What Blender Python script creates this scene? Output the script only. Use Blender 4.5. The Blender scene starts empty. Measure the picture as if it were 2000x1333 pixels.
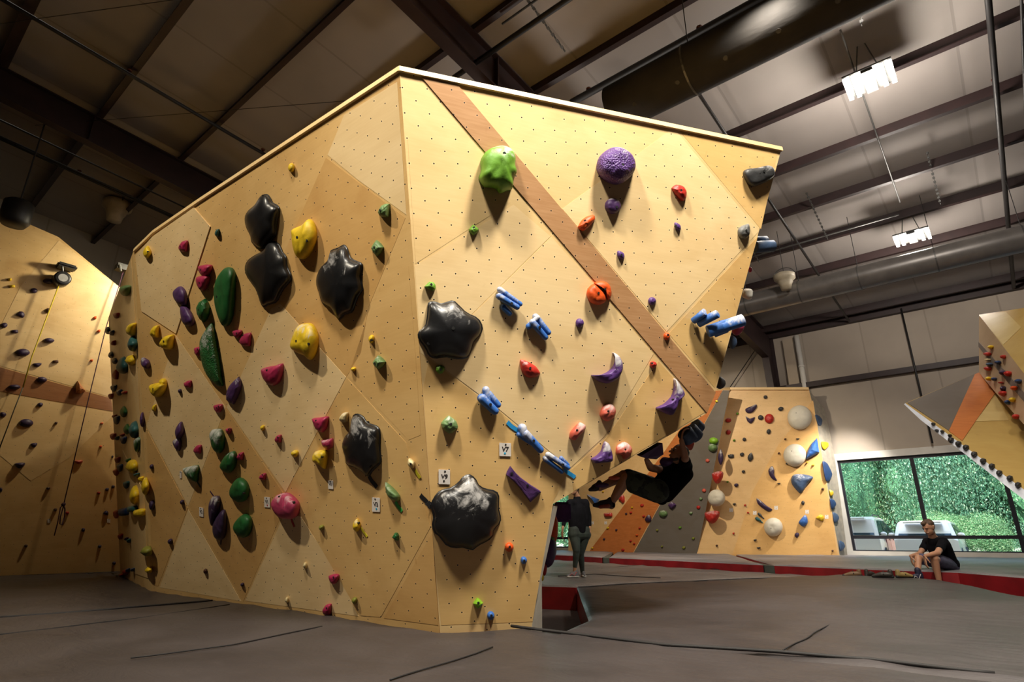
import bpy, bmesh, math, random
from mathutils import Vector as V, Matrix
random.seed(7)
SC = bpy.context.scene
COL = SC.collection
# ---------------------------------------------------------------- camera
F = 1128.0; PI = math.pi
PIT = math.atan(383.5 / F); CZ = 0.72; AZ = math.radians(39.9)
RT = V((math.cos(AZ), math.sin(AZ), 0)); FH = V((-math.sin(AZ), math.cos(AZ), 0)); ZZ = V((0, 0, 1))
FW = FH * math.cos(PIT) + ZZ * math.sin(PIT); UP = ZZ * math.cos(PIT) - FH * math.sin(PIT)
EYE = V((0, 0, CZ))
def ray(x, y): return RT * (x - 1000) + UP * (666.5 - y) + FW * F
def hit(x, y, n, p0):
    d = ray(x, y); return EYE + d * ((p0 - EYE).dot(n) / d.dot(n))
def atf(x, y, f):
    d = ray(x, y); return EYE + d * (f / d.dot(FH))
def onz(x, y, z=0.0): return hit(x, y, ZZ, V((0, 0, z)))
cam = bpy.data.cameras.new('camera'); cam.sensor_width = 36; cam.lens = F / 2000 * 36; cam.clip_end = 300; cam.clip_start = .05
camo = bpy.data.objects.new('camera', cam); COL.objects.link(camo)
camo.location = EYE; camo.rotation_euler = (PI / 2 + PIT, 0, AZ); SC.camera = camo
# ---------------------------------------------------------------- object helpers
def tag(o, label=None, cat=None, group=None, kind=None):
    if label: o['label'] = label
    if cat: o['category'] = cat
    if group: o['group'] = group
    if kind: o['kind'] = kind
    return o
def empty(name, loc, label=None, cat=None, group=None):
    o = bpy.data.objects.new(name, None); COL.objects.link(o); o.location = loc; o.empty_display_size = .1
    return tag(o, label, cat, group)
def link(name, me, parent=None, mats=(), smooth=False, mw=None):
    o = bpy.data.objects.new(name, me); COL.objects.link(o)
    for m in mats: me.materials.append(m)
    if smooth:
        for p in me.polygons: p.use_smooth = True
    if mw is not None: o.matrix_world = mw
    if parent is not None:
        o.parent = parent
        o.matrix_parent_inverse = parent_mw(parent).inverted()
    return o
def parent_mw(p):
    m = p.matrix_basis.copy()
    if p.parent: m = parent_mw(p.parent) @ p.matrix_parent_inverse @ m
    return m
def from_bm(name, bm, mat, parent=None, smooth=False, mw=None):
    me = bpy.data.meshes.new(name); bm.normal_update(); bm.to_mesh(me); bm.free()
    return link(name, me, parent, mat if isinstance(mat, (list, tuple)) else [mat], smooth, mw)
def frame_of(p, h, v, n):
    m = Matrix((h, v, n)).transposed().to_4x4(); m.translation = p; return m
def bx(bm, lo, hi, mi=0, rot=None):
    vs = [bm.verts.new((x, y, z)) for x in (lo[0], hi[0]) for y in (lo[1], hi[1]) for z in (lo[2], hi[2])]
    if rot is not None:
        for q in vs: q.co = rot @ q.co
    for f in ((0, 1, 3, 2), (4, 6, 7, 5), (0, 4, 5, 1), (2, 3, 7, 6), (0, 2, 6, 4), (1, 5, 7, 3)):
        fc = bm.faces.new([vs[i] for i in f]); fc.material_index = mi
    return vs
def beam(bm, a, b, w, h, up=ZZ, mi=0):
    """box bar from a to b, width w, height h centred on the line"""
    a = V(a); b = V(b); d = (b - a).normalized(); s = d.cross(up).normalized(); u = s.cross(d)
    vs = []
    for p in (a, b):
        for i, j in ((-1, -1), (1, -1), (1, 1), (-1, 1)): vs.append(bm.verts.new(p + s * w / 2 * i + u * h / 2 * j))
    for f in ((0, 1, 2, 3), (7, 6, 5, 4), (0, 4, 5, 1), (1, 5, 6, 2), (2, 6, 7, 3), (3, 7, 4, 0)):
        bm.faces.new([vs[i] for i in f]).material_index = mi
def tube(bm, pts, rad, n=10, caps=True, mi=0):
    pts = [V(p) for p in pts]
    rad = rad if isinstance(rad, (list, tuple)) else [rad] * len(pts)
    rings = []; d0 = (pts[1] - pts[0]).normalized()
    s = d0.cross(ZZ if abs(d0.z) < .9 else V((1, 0, 0))).normalized()
    for i, p in enumerate(pts):
        d = (pts[min(i + 1, len(pts) - 1)] - pts[max(i - 1, 0)]).normalized()
        s = (s - d * s.dot(d)).normalized(); u = d.cross(s)
        rings.append([bm.verts.new(p + (s * math.cos(2 * PI * k / n) + u * math.sin(2 * PI * k / n)) * rad[i]) for k in range(n)])
    for a, b in zip(rings, rings[1:]):
        for k in range(n): bm.faces.new((a[k], a[(k + 1) % n], b[(k + 1) % n], b[k])).material_index = mi
    if caps:
        bm.faces.new(rings[0][::-1]).material_index = mi; bm.faces.new(rings[-1]).material_index = mi
def capsule(bm, a, b, ra, rb, n=12, flat=False, mi=0):
    a = V(a); b = V(b); d = (b - a).normalized()
    P, R = [], []
    K = 4
    if flat:
        P = [a, a + d * ra * .12, b - d * rb * .12, b]; R = [ra * .88, ra, rb, rb * .86]
    else:
        for i in range(K): t = PI / 2 * (i + .35) / K; P.append(a - d * ra * math.cos(t)); R.append(ra * math.sin(t))
        P += [a, b]; R += [ra, rb]
        for i in range(K)[::-1]: t = PI / 2 * (i + .35) / K; P.append(b + d * rb * math.cos(t)); R.append(rb * math.sin(t))
    tube(bm, P, R, n, True, mi)
def ball(bm, c, r, sx=1, sy=1, sz=1, seg=16, rot=None):
    m = Matrix.Translation(V(c)) @ (rot.to_4x4() if rot is not None else Matrix()) @ Matrix.Diagonal((r * sx, r * sy, r * sz, 1))
    bmesh.ops.create_uvsphere(bm, u_segments=seg, v_segments=seg // 2 + 2, radius=1, matrix=m)
# ---------------------------------------------------------------- materials
def nodes(name):
    m = bpy.data.materials.new(name); m.use_nodes = True; nt = m.node_tree
    return m, nt, nt.nodes['Principled BSDF']
def setp(b, **k):
    for a, v in k.items():
        b.inputs[{'col': 'Base Color', 'rough': 'Roughness', 'metal': 'Metallic', 'spec': 'Specular IOR Level', 'coat': 'Coat Weight'}[a]].default_value = (*v, 1) if a == 'col' else v
def mathn(nt, op, a, b=None, c=None):
    n = nt.nodes.new('ShaderNodeMath'); n.operation = op
    for i, v in enumerate((a, b, c)):
        if v is None: continue
        if isinstance(v, (int, float)): n.inputs[i].default_value = v
        else: nt.links.new(v, n.inputs[i])
    return n.outputs[0]
def mixc(nt, f, a, b, blend='MIX'):
    n = nt.nodes.new('ShaderNodeMix'); n.data_type = 'RGBA'; n.blend_type = blend
    for i, v in ((0, f), (6, a), (7, b)):
        if isinstance(v, (int, float)): n.inputs[i].default_value = v
        elif isinstance(v, tuple): n.inputs[i].default_value = (*v, 1)
        else: nt.links.new(v, n.inputs[i])
    return n.outputs[2]
def noise(nt, vec, scale, detail=3, rough=.5, dist=0):
    n = nt.nodes.new('ShaderNodeTexNoise'); n.inputs['Scale'].default_value = scale; n.inputs['Detail'].default_value = detail
    n.inputs['Roughness'].default_value = rough; n.inputs['Distortion'].default_value = dist
    if vec is not None: nt.links.new(vec, n.inputs['Vector'])
    return n.outputs['Fac']
def ramp(nt, f, lo, hi):
    n = nt.nodes.new('ShaderNodeMapRange'); n.inputs[1].default_value = lo; n.inputs[2].default_value = hi; n.clamp = True
    n.interpolation_type = 'SMOOTHSTEP'
    nt.links.new(f, n.inputs[0]); return n.outputs[0]
def coord(nt, which='Object'):
    n = nt.nodes.new('ShaderNodeTexCoord'); return n.outputs[which]
def mapping(nt, vec, rot=(0, 0, 0), scale=(1, 1, 1), loc=(0, 0, 0)):
    n = nt.nodes.new('ShaderNodeMapping'); n.inputs['Rotation'].default_value = rot; n.inputs['Scale'].default_value = scale; n.inputs['Location'].default_value = loc
    nt.links.new(vec, n.inputs[0]); return n.outputs[0]
def bump(nt, b, h, strength=.3, dist=.01):
    n = nt.nodes.new('ShaderNodeBump'); n.inputs['Strength'].default_value = strength; n.inputs['Distance'].default_value = dist
    nt.links.new(h, n.inputs['Height']); nt.links.new(n.outputs[0], b.inputs['Normal'])
_mc = {}
def plain(name, col, rough=.5, metal=0, var=.12, nscale=6, spec=.5):
    if name in _mc: return _mc[name]
    m, nt, b = nodes(name); setp(b, rough=rough, metal=metal, spec=spec)
    f = noise(nt, coord(nt), nscale, 4)
    c2 = tuple(min(1, c * (1 + var)) for c in col); c1 = tuple(c * (1 - var) for c in col)
    nt.links.new(mixc(nt, ramp(nt, f, .3, .7), c1, c2), b.inputs['Base Color'])
    _mc[name] = m; return m
def emis(name, col, s):
    if name in _mc: return _mc[name]
    m, nt, b = nodes(name); setp(b, col=(.8, .8, .8)); b.inputs['Emission Color'].default_value = (*col, 1); b.inputs['Emission Strength'].default_value = s
    _mc[name] = m; return m
def ply(name, col, grain=0.0, dots=True, dang=-.58, stain=.25, rough=.42, dotr=.047, spacing=.141, gstr=.12):
    """plywood: rotary-cut grain, soft blotches, faint hand marks, rows of threaded holes"""
    if name in _mc: return _mc[name]
    m, nt, b = nodes(name); setp(b, rough=rough)
    uv = coord(nt, 'UV')
    g = mapping(nt, uv, rot=(0, 0, grain), scale=(1.2, 9, 1))
    g1 = noise(nt, g, 1.1, 5, .6, .6)
    g2 = noise(nt, mapping(nt, uv, rot=(0, 0, grain), scale=(2.5, 40, 1)), 1.5, 3, .5)
    blot = noise(nt, uv, 1.3, 5, .55, .3)
    sm = noise(nt, uv, 5.5, 3, .5, 1.0)
    dk = tuple(c * k for c, k in zip(col, (.78, .68, .55))); lt = tuple(min(1, c * 1.12) for c in col)
    base = mixc(nt, ramp(nt, noise(nt, mapping(nt, uv, rot=(0, 0, grain), scale=(1, 2.2, 1)), .9, 5, .55, 1.0), .3, .75), tuple(c * k for c, k in zip(col, (.93, .88, .80))), tuple(min(1, c * 1.06) for c in col))
    base = mixc(nt, gstr, base, mixc(nt, ramp(nt, g1, .3, .75), dk, lt))
    base = mixc(nt, gstr * .6, base, mixc(nt, ramp(nt, g2, .35, .65), dk, lt))
    base = mixc(nt, mathn(nt, 'MULTIPLY', ramp(nt, blot, .5, .8), stain), base, tuple(c * k for c, k in zip(col, (.6, .42, .24))))
    base = mixc(nt, mathn(nt, 'MULTIPLY', ramp(nt, sm, .66, .8), .35 * min(1, stain * 2.5)), base, tuple(c * k for c, k in zip(col, (.55, .38, .22))))
    if dots:
        s = mapping(nt, uv, rot=(0, 0, -dang), scale=(1, 1, 1))
        sx = nt.nodes.new('ShaderNodeSeparateXYZ'); nt.links.new(s, sx.inputs[0])
        fx = mathn(nt, 'SUBTRACT', mathn(nt, 'FRACT', mathn(nt, 'DIVIDE', sx.outputs[0], spacing)), .5)
        fy = mathn(nt, 'SUBTRACT', mathn(nt, 'FRACT', mathn(nt, 'DIVIDE', sx.outputs[1], spacing)), .5)
        d = mathn(nt, 'SQRT', mathn(nt, 'ADD', mathn(nt, 'MULTIPLY', fx, fx), mathn(nt, 'MULTIPLY', fy, fy)))
        mk = mathn(nt, 'LESS_THAN', d, dotr)
        halo = mathn(nt, 'MULTIPLY', mathn(nt, 'LESS_THAN', d, dotr * 1.9), .35)
        base = mixc(nt, halo, base, tuple(min(1, c * 1.25 + .05) for c in col))
        base = mixc(nt, mk, base, (.03, .02, .012))
    nt.links.new(base, b.inputs['Base Color'])
    bump(nt, b, g2, .04, .003)
    _mc[name] = m; return m
# ---------------------------------------------------------------- planar surfaces
class Plane:
    def __init__(s, p0, h, n):
        s.p0 = V(p0); s.n = V(n).normalized()
        if s.n.dot(EYE - s.p0) < 0: s.n = -s.n
        h = V(h); s.h = (h - s.n * h.dot(s.n)).normalized(); s.v = s.n.cross(s.h)
        if s.v.z < 0: s.v = -s.v; s.h = -s.h
    def at(s, x, y): return hit(x, y, s.n, s.p0)
    def uv(s, p): d = p - s.p0; return (d.dot(s.h), d.dot(s.v))
    def px(s, x, y): return V(s.uv(s.at(x, y)))
    def w(s, u, v, z=0): return s.p0 + s.h * u + s.v * v + s.n * z
def plane3(a, b, c, h=None):
    n = (b - a).cross(c - a).normalized()
    return Plane(a, h if h is not None else ZZ.cross(n), n)
def uvfill(me, pl):
    uvl = me.uv_layers.new(name='UVMap')
    for lp in me.loops: uvl.data[lp.index].uv = pl.uv(me.vertices[lp.vertex_index].co)
def slab(name, pl, pts, mat, thick=.018, z0=0.0, parent=None):
    """flat board: polygon of world points lying on a plane, with thickness, its front face z0+thick proud"""
    bm = bmesh.new()
    q = [pl.w(*pl.uv(p)) for p in pts]
    f = [bm.verts.new(p + pl.n * (z0 + thick)) for p in q]; g = [bm.verts.new(p + pl.n * z0) for p in q]
    bm.faces.new(f); bm.faces.new(g[::-1])
    for i in range(len(f)): j = (i + 1) % len(f); bm.faces.new((f[i], f[j], g[j], g[i]))
    bmesh.ops.recalc_face_normals(bm, faces=bm.faces)
    me = bpy.data.meshes.new(name); bm.to_mesh(me); bm.free(); uvfill(me, pl)
    return link(name, me, parent, [mat])
def slabpx(name, pl, px, mat, thick=.004, z0=0.0, parent=None):
    return slab(name, pl, [pl.at(*p) for p in px], mat, thick, z0, parent)
# ================================================================ BUILDING SHELL
KS = 22.5 / 20.5
def K(x, y, z): return V((x * KS, y * KS, CZ + (z - CZ) * KS))
YW = 22.5; RS = .0875; EAVE = K(0, 0, 7.38).z
XL, XR, YB = -20.9, 9.0, -9.0
FLOOR = -.36
def roof(y): return EAVE + RS * (YW - y)     # underside of the purlins
PD = .26
M_liner = plain('roof_liner', (.36, .305, .25), .8, 0, .06, .6)
M_wall = plain('wall_liner', (.40, .33, .25), .8, 0, .07, .7)
M_steel = plain('red_oxide_steel', (.020, .008, .008), .55, 0, .25, 3)
M_black = plain('black_steel', (.012, .011, .011), .5, 0, .2, 5)
M_galv = plain('galvanised_steel', (.10, .10, .095), .45, .5, .15, 9)
M_white = plain('white_paint', (.62, .60, .55), .5, 0, .05, 3)
M_frame = plain('window_frame_black', (.012, .013, .02), .4, 0, .1, 3)
def struct(name, bm, mat, smooth=False):
    o = from_bm(name, bm, mat, None, smooth); return tag(o, kind='structure')
bm = bmesh.new(); bx(bm, (XL, YB, FLOOR - .2), (XR, YW, FLOOR)); struct('floor', bm, plain('dark_concrete_floor', (.05, .042, .038), .6, 0, .2, 2))
# roof deck with faint seams of the insulation
def linermat(name, col, axis, pitch, vscale=None):
    m, nt, b = nodes(name); setp(b, rough=.75)
    c = coord(nt); sx = nt.nodes.new('ShaderNodeSeparateXYZ'); nt.links.new(c, sx.inputs[0])
    fr = mathn(nt, 'ABSOLUTE', mathn(nt, 'SUBTRACT', mathn(nt, 'FRACT', mathn(nt, 'DIVIDE', sx.outputs[axis], pitch)), .5))
    line = mathn(nt, 'LESS_THAN', fr, .012)
    n = noise(nt, c, .5, 4); n2 = noise(nt, mapping(nt, c, scale=(1, .3, .3)), 3, 3)
    base = mixc(nt, ramp(nt, n, .3, .7), tuple(k * .9 for k in col), tuple(k * 1.06 for k in col))
    base = mixc(nt, mathn(nt, 'MULTIPLY', line, .45), base, tuple(k * .55 for k in col))
    nt.links.new(base, b.inputs['Base Color'])
    wrk = mathn(nt, 'ADD', mathn(nt, 'MULTIPLY', n2, .6), mathn(nt, 'MULTIPLY', ramp(nt, fr, 0, .1), .5))
    bump(nt, b, wrk, .35, .05)
    return m
M_roof = linermat('white_roof_insulation', (.30, .272, .252), 0, 1.9)
M_wl = linermat('wall_insulation', (.38, .325, .265), 0, 1.9)
bm = bmesh.new()
vs = [bm.verts.new(p) for p in ((XL, YB, roof(YB) + PD), (XR, YB, roof(YB) + PD), (XR, YW, roof(YW) + PD), (XL, YW, roof(YW) + PD))]
f = bm.faces.new(vs); r = bmesh.ops.extrude_face_region(bm, geom=[f])
for q in r['geom']:
    if isinstance(q, bmesh.types.BMVert): q.co.z += .15
bmesh.ops.recalc_face_normals(bm, faces=bm.faces)
struct('ceiling', bm, M_roof)
# window wall (right-hand far wall), pieces around the two windows
WT = EAVE + PD
W1a, W1b, S1, H1 = -3.93 * KS, 5.2 * KS, .28, K(0, 0, 2.98).z
W2a, W2b = -18.6, -14.55
bm = bmesh.new()
for x0, x1, z0, z1 in ((XL, XR, H1, WT), (XL, W2a, FLOOR, H1), (W2b, W1a, FLOOR, H1), (W1b, XR, FLOOR, H1), (W2a, W2b, FLOOR, S1), (W1a, W1b, FLOOR, S1)):
    bx(bm, (x0, YW, z0), (x1, YW + .25, z1))
struct('wall_far', bm, M_wl)
def hip(bm, x):   # gable wall outline
    for side in (0,):
        v = [bm.verts.new(p) for p in ((x, YB, FLOOR), (x, YW, FLOOR), (x, YW, roof(YW) + PD), (x, YB, roof(YB) + PD))]
        bm.faces.new(v)
        w = [bm.verts.new(q.co + V((-.2 if x < 0 else .2, 0, 0))) for q in v]; bm.faces.new(w[::-1])
        for i in range(4): j = (i + 1) % 4; bm.faces.new((v[i], w[i], w[j], v[j]))
    bmesh.ops.recalc_face_normals(bm, faces=bm.faces)
M_wg = linermat('gable_insulation', (.30, .27, .23), 1, 1.9)
bm = bmesh.new(); hip(bm, XL); struct('wall_left', bm, M_wg)
bm = bmesh.new(); hip(bm, XR); struct('wall_right', bm, M_wg)
bm = bmesh.new(); bx(bm, (XL, YB - .2, FLOOR), (XR, YB, roof(YB) + PD)); struct('wall_back', bm, M_wl)
# white lit soffit trim above the window and white jamb beside it
bm = bmesh.new(); bx(bm, (W1a - .35, YW - .06, H1), (W1b, YW, H1 + .22)); struct('trim_1', bm, M_white)
bm = bmesh.new(); bx(bm, (W1a - .95, YW - .05, .17), (W1a, YW, H1)); struct('trim_2', bm, M_white)
bm = bmesh.new(); bx(bm, (W1a - .95, YW - .08, .17), (W1b, YW, S1 + .02)); struct('trim_3', bm, M_white)
# ---- windows
def glassmat():
    m = bpy.data.materials.new('window_glass'); m.use_nodes = True; nt = m.node_tree; nt.nodes.clear()
    o = nt.nodes.new('ShaderNodeOutputMaterial'); mx = nt.nodes.new('ShaderNodeMixShader'); t = nt.nodes.new('ShaderNodeBsdfTransparent'); g = nt.nodes.new('ShaderNodeBsdfGlossy')
    t.inputs[0].default_value = (.90, .95, .93, 1); g.inputs['Roughness'].default_value = .02
    fr = nt.nodes.new('ShaderNodeFresnel'); fr.inputs[0].default_value = 1.4
    nt.links.new(mathn(nt, 'MULTIPLY', fr.outputs[0], .8), mx.inputs[0]); nt.links.new(t.outputs[0], mx.inputs[1]); nt.links.new(g.outputs[0], mx.inputs[2]); nt.links.new(mx.outputs[0], o.inputs[0])
    return m
M_glass = glassmat()
def window(name, xa, xb, mulls, zt, s, h):
    root = empty(name, (xa, YW, s)); root['kind'] = 'structure'
    bm = bmesh.new(); y0, y1 = YW + .02, YW + .12; w = .05
    bx(bm, (xa, y0, s), (xb, y1, s + w)); bx(bm, (xa, y0, h - .09), (xb, y1, h)); bx(bm, (xa, y0, s + w), (xa + w * 1.4, y1, h - .09)); bx(bm, (xb - w, y0, s + w), (xb, y1, h - .09))
    from_bm('frame', bm, M_frame, root)
    for x in mulls:
        bm = bmesh.new(); bx(bm, (x - .055, y0, s + w), (x + .055, y1, h - .09)); from_bm('mullion', bm, M_frame, root)
    bm = bmesh.new(); bx(bm, (xa + w * 1.4, y0 - .01, zt - .05), (xb - w, y1 - .01, zt + .05)); from_bm('transom', bm, M_frame, root)
    xs = [xa + w * 1.4] + list(mulls) + [xb - w]
    for a, b in zip(xs, xs[1:]):
        for z0, z1 in ((s + w, zt - .05), (zt + .05, h - .09)):
            bm = bmesh.new(); bx(bm, (a + .03, YW + .06, z0), (b - .03, YW + .068, z1)); from_bm('pane', bm, M_glass, root)
window('window_1', W1a, W1b, (-2.0 * KS, -.03 * KS, 1.95 * KS, 3.6 * KS), CZ, S1, H1)
window('window_2', W2a, W2b, (-16.6,), .68, S1, H1)
# ---- purlins, rafters, eave strut, girts : each beam a thing
PY = [(10.25 + 1.63 * k) * KS for k in range(-11, 7)]
def purl(y):
    bm = bmesh.new(); z = roof(y)
    bx(bm, (XL + .01, y - .012, z), (XR - .01, y + .012, z + PD)); bx(bm, (XL + .01, y - .10, z - .01), (XR - .01, y + .012, z + .012)); bx(bm, (XL + .01, y, z + PD - .02), (XR - .01, y + .10, z + PD))
    return bm
ordw = 'first second third fourth fifth sixth seventh eighth ninth tenth eleventh twelfth thirteenth fourteenth fifteenth sixteenth seventeenth eighteenth nineteenth twentieth twenty-first twenty-second twenty-third twenty-fourth twenty-fifth twenty-sixth twenty-seventh twenty-eighth twenty-ninth thirtieth'.split()
for i, y in enumerate(PY[::-1]):
    o = from_bm('roof_purlin', purl(y), M_steel)
    tag(o, 'dark red steel purlin under the roof, %s one in from the window wall' % ordw[i], 'beam', 'roof purlins')
def rafter(x, label):
    root = empty('steel_rafter', (x, YW - .5, FLOOR), label, 'beam', 'main roof rafters')
    bm = bmesh.new()
    prof = lambda y: .55 + .022 * max(0, y + 4)            # depth of the tapered web
    ys = [YB + .05, 0, 8, 16, YW - .95]
    top = [(y, roof(y) - .015) for y in ys]; bot = [(y, roof(y) - prof(y)) for y in ys]
    for (a, b), (c, d) in zip(zip(top, top[1:]), zip(bot, bot[1:])):
        v = [bm.verts.new((x + s, p[0], p[1])) for s in (-.01, .01) for p in (a, b, d, c)]
        bm.faces.new(v[:4]); bm.faces.new(v[4:][::-1])
        beam(bm, (x, c[0], c[1]), (x, d[0], d[1]), .24, .03); beam(bm, (x, a[0], a[1]), (x, b[0], b[1]), .24, .03)
    for y in (2.2, 6.5, 10.8, 15):
        bx(bm, (x - .1, y - .01, roof(y) - prof(y)), (x + .1, y + .01, roof(y)))
    from_bm('web', bm, M_steel, root)
    bm = bmesh.new()
    y1 = YW - .03; y0 = YW - .95
    bx(bm, (x - .01, y0, roof(y0) - prof(y0)), (x + .01, y1, roof(y1) - .02))
    v = [bm.verts.new((x + s, *p)) for s in (-.01, .01) for p in ((y0, roof(y0) - prof(y0)), (y1, roof(y0) - prof(y0)), (y1, FLOOR), (YW - .30, FLOOR))]
    bm.faces.new(v[:4]); bm.faces.new(v[4:][::-1])
    beam(bm, (x, y0, roof(y0) - prof(y0)), (x, YW - .30, FLOOR), .24, .03, V((0, 1, 0))); bx(bm, (x - .12, y1 - .02, FLOOR), (x + .12, y1, roof(y1)))
    from_bm('column', bm, M_steel, root)
rafter(-5.35 * KS, 'deep dark steel rafter above the boulder, running to a column on the window wall')
bm = bmesh.new(); xc, yc = -5.35 * KS, 6.75
bx(bm, (xc - .01, yc - .12, FLOOR), (xc + .01, yc + .12, roof(yc) - .85)); bx(bm, (xc - .12, yc - .13, FLOOR), (xc + .12, yc - .11, roof(yc) - .85)); bx(bm, (xc - .12, yc + .11, FLOOR), (xc + .12, yc + .13, roof(yc) - .85))
tag(from_bm('steel_post', bm, M_steel), 'upright dark steel post meeting the rafter behind the top edge of the boulder', 'post')
rafter(-13.0 * KS, 'deep dark steel rafter crossing the shadowed roof at far left')
bm = bmesh.new(); bx(bm, (XL, YW - .2, EAVE - .12), (XR, YW, EAVE + PD)); tag(from_bm('eave_strut', bm, M_steel), 'dark steel eave strut along the top of the window wall', 'beam')
bm = bmesh.new(); zg = K(0, 0, 5.47).z
for a, b in ((XL, -5.35 * KS - .12), (-5.35 * KS + .12, XR)): bx(bm, (a, YW - .18, zg - .09), (b, YW, zg + .09))
tag(from_bm('wall_girt', bm, M_steel), 'dark steel girt running level across the window wall', 'beam')
bm = bmesh.new(); tube(bm, [(-1.4 * KS, YW - .22, EAVE), (-1.4 * KS, YW - .22, H1 + .3)], .028, 8); tag(from_bm('steel_tie_rod', bm, M_black, None, True), 'thin black vertical rod hanging down the window wall', 'rod')
bm = bmesh.new(); tube(bm, [(-4.47 * KS, YW - .12, EAVE - .2), (-4.47 * KS, YW - .12, 4.6), (-4.47 * KS, YW - .12, .17)], .09, 14)
for z in (4.9, 6.6): tube(bm, [(-4.47 * KS, YW - .12, z), (-4.47 * KS, YW - .12, z + .08)], .105, 14)
tag(from_bm('drain_pipe', bm, M_white, None, True), 'pale vertical drain pipe beside the steel column on the window wall', 'pipe')
bm = bmesh.new(); tube(bm, [(-5.5 * KS, YW - .2, 8.0), (-8.2 * KS, YW - .2, 4.6)], .018, 8); tag(from_bm('brace_cable', bm, M_black), 'thin diagonal brace cable on the far wall left of the column', 'cable')
bm = bmesh.new(); bx(bm, (W1a - 1.1, YW - .13, zg + .1), (W1a - .75, YW - .01, EAVE - .25)); tag(from_bm('wall_duct', bm, M_wall), 'flat boxed strip on the window wall beside the pale drain pipe', 'duct')
# ---- pipes
def pipe(name, pts, r, label, mat=M_black, cat='pipe', clips=()):
    bm = bmesh.new(); tube(bm, pts, r, 10)
    root = from_bm(name, bm, mat, None, True); tag(root, label, cat)
    for p in clips:
        c = bmesh.new(); p = V(p); tube(c, [p + V((0, 0, -.02)), p + V((0, 0, .09))], .022, 8); tube(c, [p + V((0, 0, .09)), p + V((0, 0, .11))], .05, 10)
        from_bm('sprinkler_head', c, plain('sprinkler_bronze', (.10, .028, .015), .5, .3), root, True)
    return root
def rz(x, y, d): return V((x, y, roof(y) - d))
p1 = K(0, 5.44, 8.19); p2 = K(0, 7.1, 8.05)
pipe('sprinkler_pipe', [(-7.2, p1.y, p1.z), (XR - .02, p1.y, p1.z)], .05, 'dark sprinkler pipe running meeting the top edge of the boulder nearest the rafter crossing', M_black, 'pipe', [(x, p1.y, p1.z) for x in (-5.9, -3, 0)])
pipe('sprinkler_pipe', [(-5.0, p2.y, p2.z), (XR - .02, p2.y, p2.z)], .07, 'thick dark sprinkler pipe just behind the fabric duct above the boulder', M_black, 'pipe', [(x, p2.y, p2.z) for x in (-4.6, -2.4, -1)])
def ypipe(x, y0, y1, d, r, label, mat=M_black, cat='pipe', clips=(), name='roof_pipe'):
    return pipe(name, [rz(x, y0, d), rz(x, y1, d)], r, label, mat, cat, [rz(x, y, d) for y in clips])
ypipe(-3.1, 8.8, YW - .3, .12, .035, 'dark pipe under the purlins crossing down behind the upper right edge of the boulder')
ypipe(1.38, 1.0, YW - .3, .12, .05, 'long black pipe under the purlins near the right edge of the roof', clips=(12.5, 15))
ypipe(1.75, 1.0, 13.6, .30, .022, 'thin grey conduit beside the long black pipe at the right of the roof')
ypipe(-12.05, -4, 6.6, .12, .04, 'black sprinkler pipe above the left face of the boulder in the dark roof', clips=(2.2, 5.1))
ypipe(-16.85, -4, 9.0, .12, .04, 'black sprinkler pipe nearer the lead wall in the dark roof', clips=(2.6, 7.6), name='roof_pipe')
ypipe(-15.9, -4, 9.0, .2, .022, 'thin grey conduit just behind the hanging speaker at left')
ypipe(-16.2, -4, 9.0, .42, .022, 'second thin grey conduit under the roof beside the hanging speaker at left')
ypipe(-.6, 9.6, 15.6, .10, .016, 'thin conduit linking the two ceiling lights', M_galv, 'conduit')
pipe('conduit', [(-6.0, 15.9, roof(15.9) - .25), (-.7, 15.9, roof(15.9) - .25)], .02, 'thin conduit running left from the lower ceiling light', M_galv, 'conduit')
pipe('conduit', [(-5.2, 5.95, roof(5.95) - .12), (XR - .02, 5.95, roof(5.95) - .12)], .02, 'thin silver conduit fixed along a purlin above the boulder', M_galv, 'conduit')
pipe('hanging_wire', [(-15.6, 1.4, roof(1.4) - .1), (-7.0, 5.8, roof(5.8) - .75)], .006, 'thin wire slanting down through the dark roof at left', M_black, 'wire')
pipe('hanging_wire', [(-12.0, .2, 9.3), (-5.3, 4.2, 9.15)], .006, 'thin wire stretched across the dark roof above the boulder', M_black, 'wire')
# ---- round ducts
def ductmat():
    m, nt, b = nodes('black_fabric_duct'); setp(b, rough=.9, spec=.15)
    c = coord(nt); n = noise(nt, c, 3, 3)
    nt.links.new(mixc(nt, n, (.022, .022, .023), (.045, .043, .042)), b.inputs['Base Color']); bump(nt, b, noise(nt, mapping(nt, c, scale=(.3, 1, 1)), 5, 3), .5, .03); return m
M_duct = ductmat()
M_grey = plain('grey_sheet_metal', (.16, .15, .14), .38, .3, .1, 4)
def duct(y, z, r, x0, mat, label, holes, strapx=()):
    bm = bmesh.new(); n = 28
    tube(bm, [(x0, y, z)] + [(x0 + i, y, z) for i in range(1, int(XR - x0))] + [(XR - .02, y, z)], r, n)
    root = from_bm('air_duct', bm, mat, None, True); tag(root, label, 'duct')
    if holes:
        x = x0 + .5
        while x < 4:
            h = bmesh.new(); a = -2.2
            p = V((x, y + math.cos(a) * r, z + math.sin(a) * r)); d = V((0, math.cos(a), math.sin(a)))
            tube(h, [p - d * .02, p + d * .006], .035, 10); from_bm('air_hole', h, M_black, root); x += .75
    for x in strapx:
        h = bmesh.new(); tube(h, [(x - .015, y, z), (x + .015, y, z)], r + .012, n, False); from_bm('strap', h, M_galv, root)
        h = bmesh.new(); tube(h, [(x, y, z + r), (x, y, roof(y) + .1)], .008, 6); from_bm('hanger', h, M_black, root)
    return root
duct(7.42, 7.75, .40, -3.9, M_duct, 'thick black fabric air duct dotted with holes, passing behind the top of the boulder', True, (-2.5, .5, 3))
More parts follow.
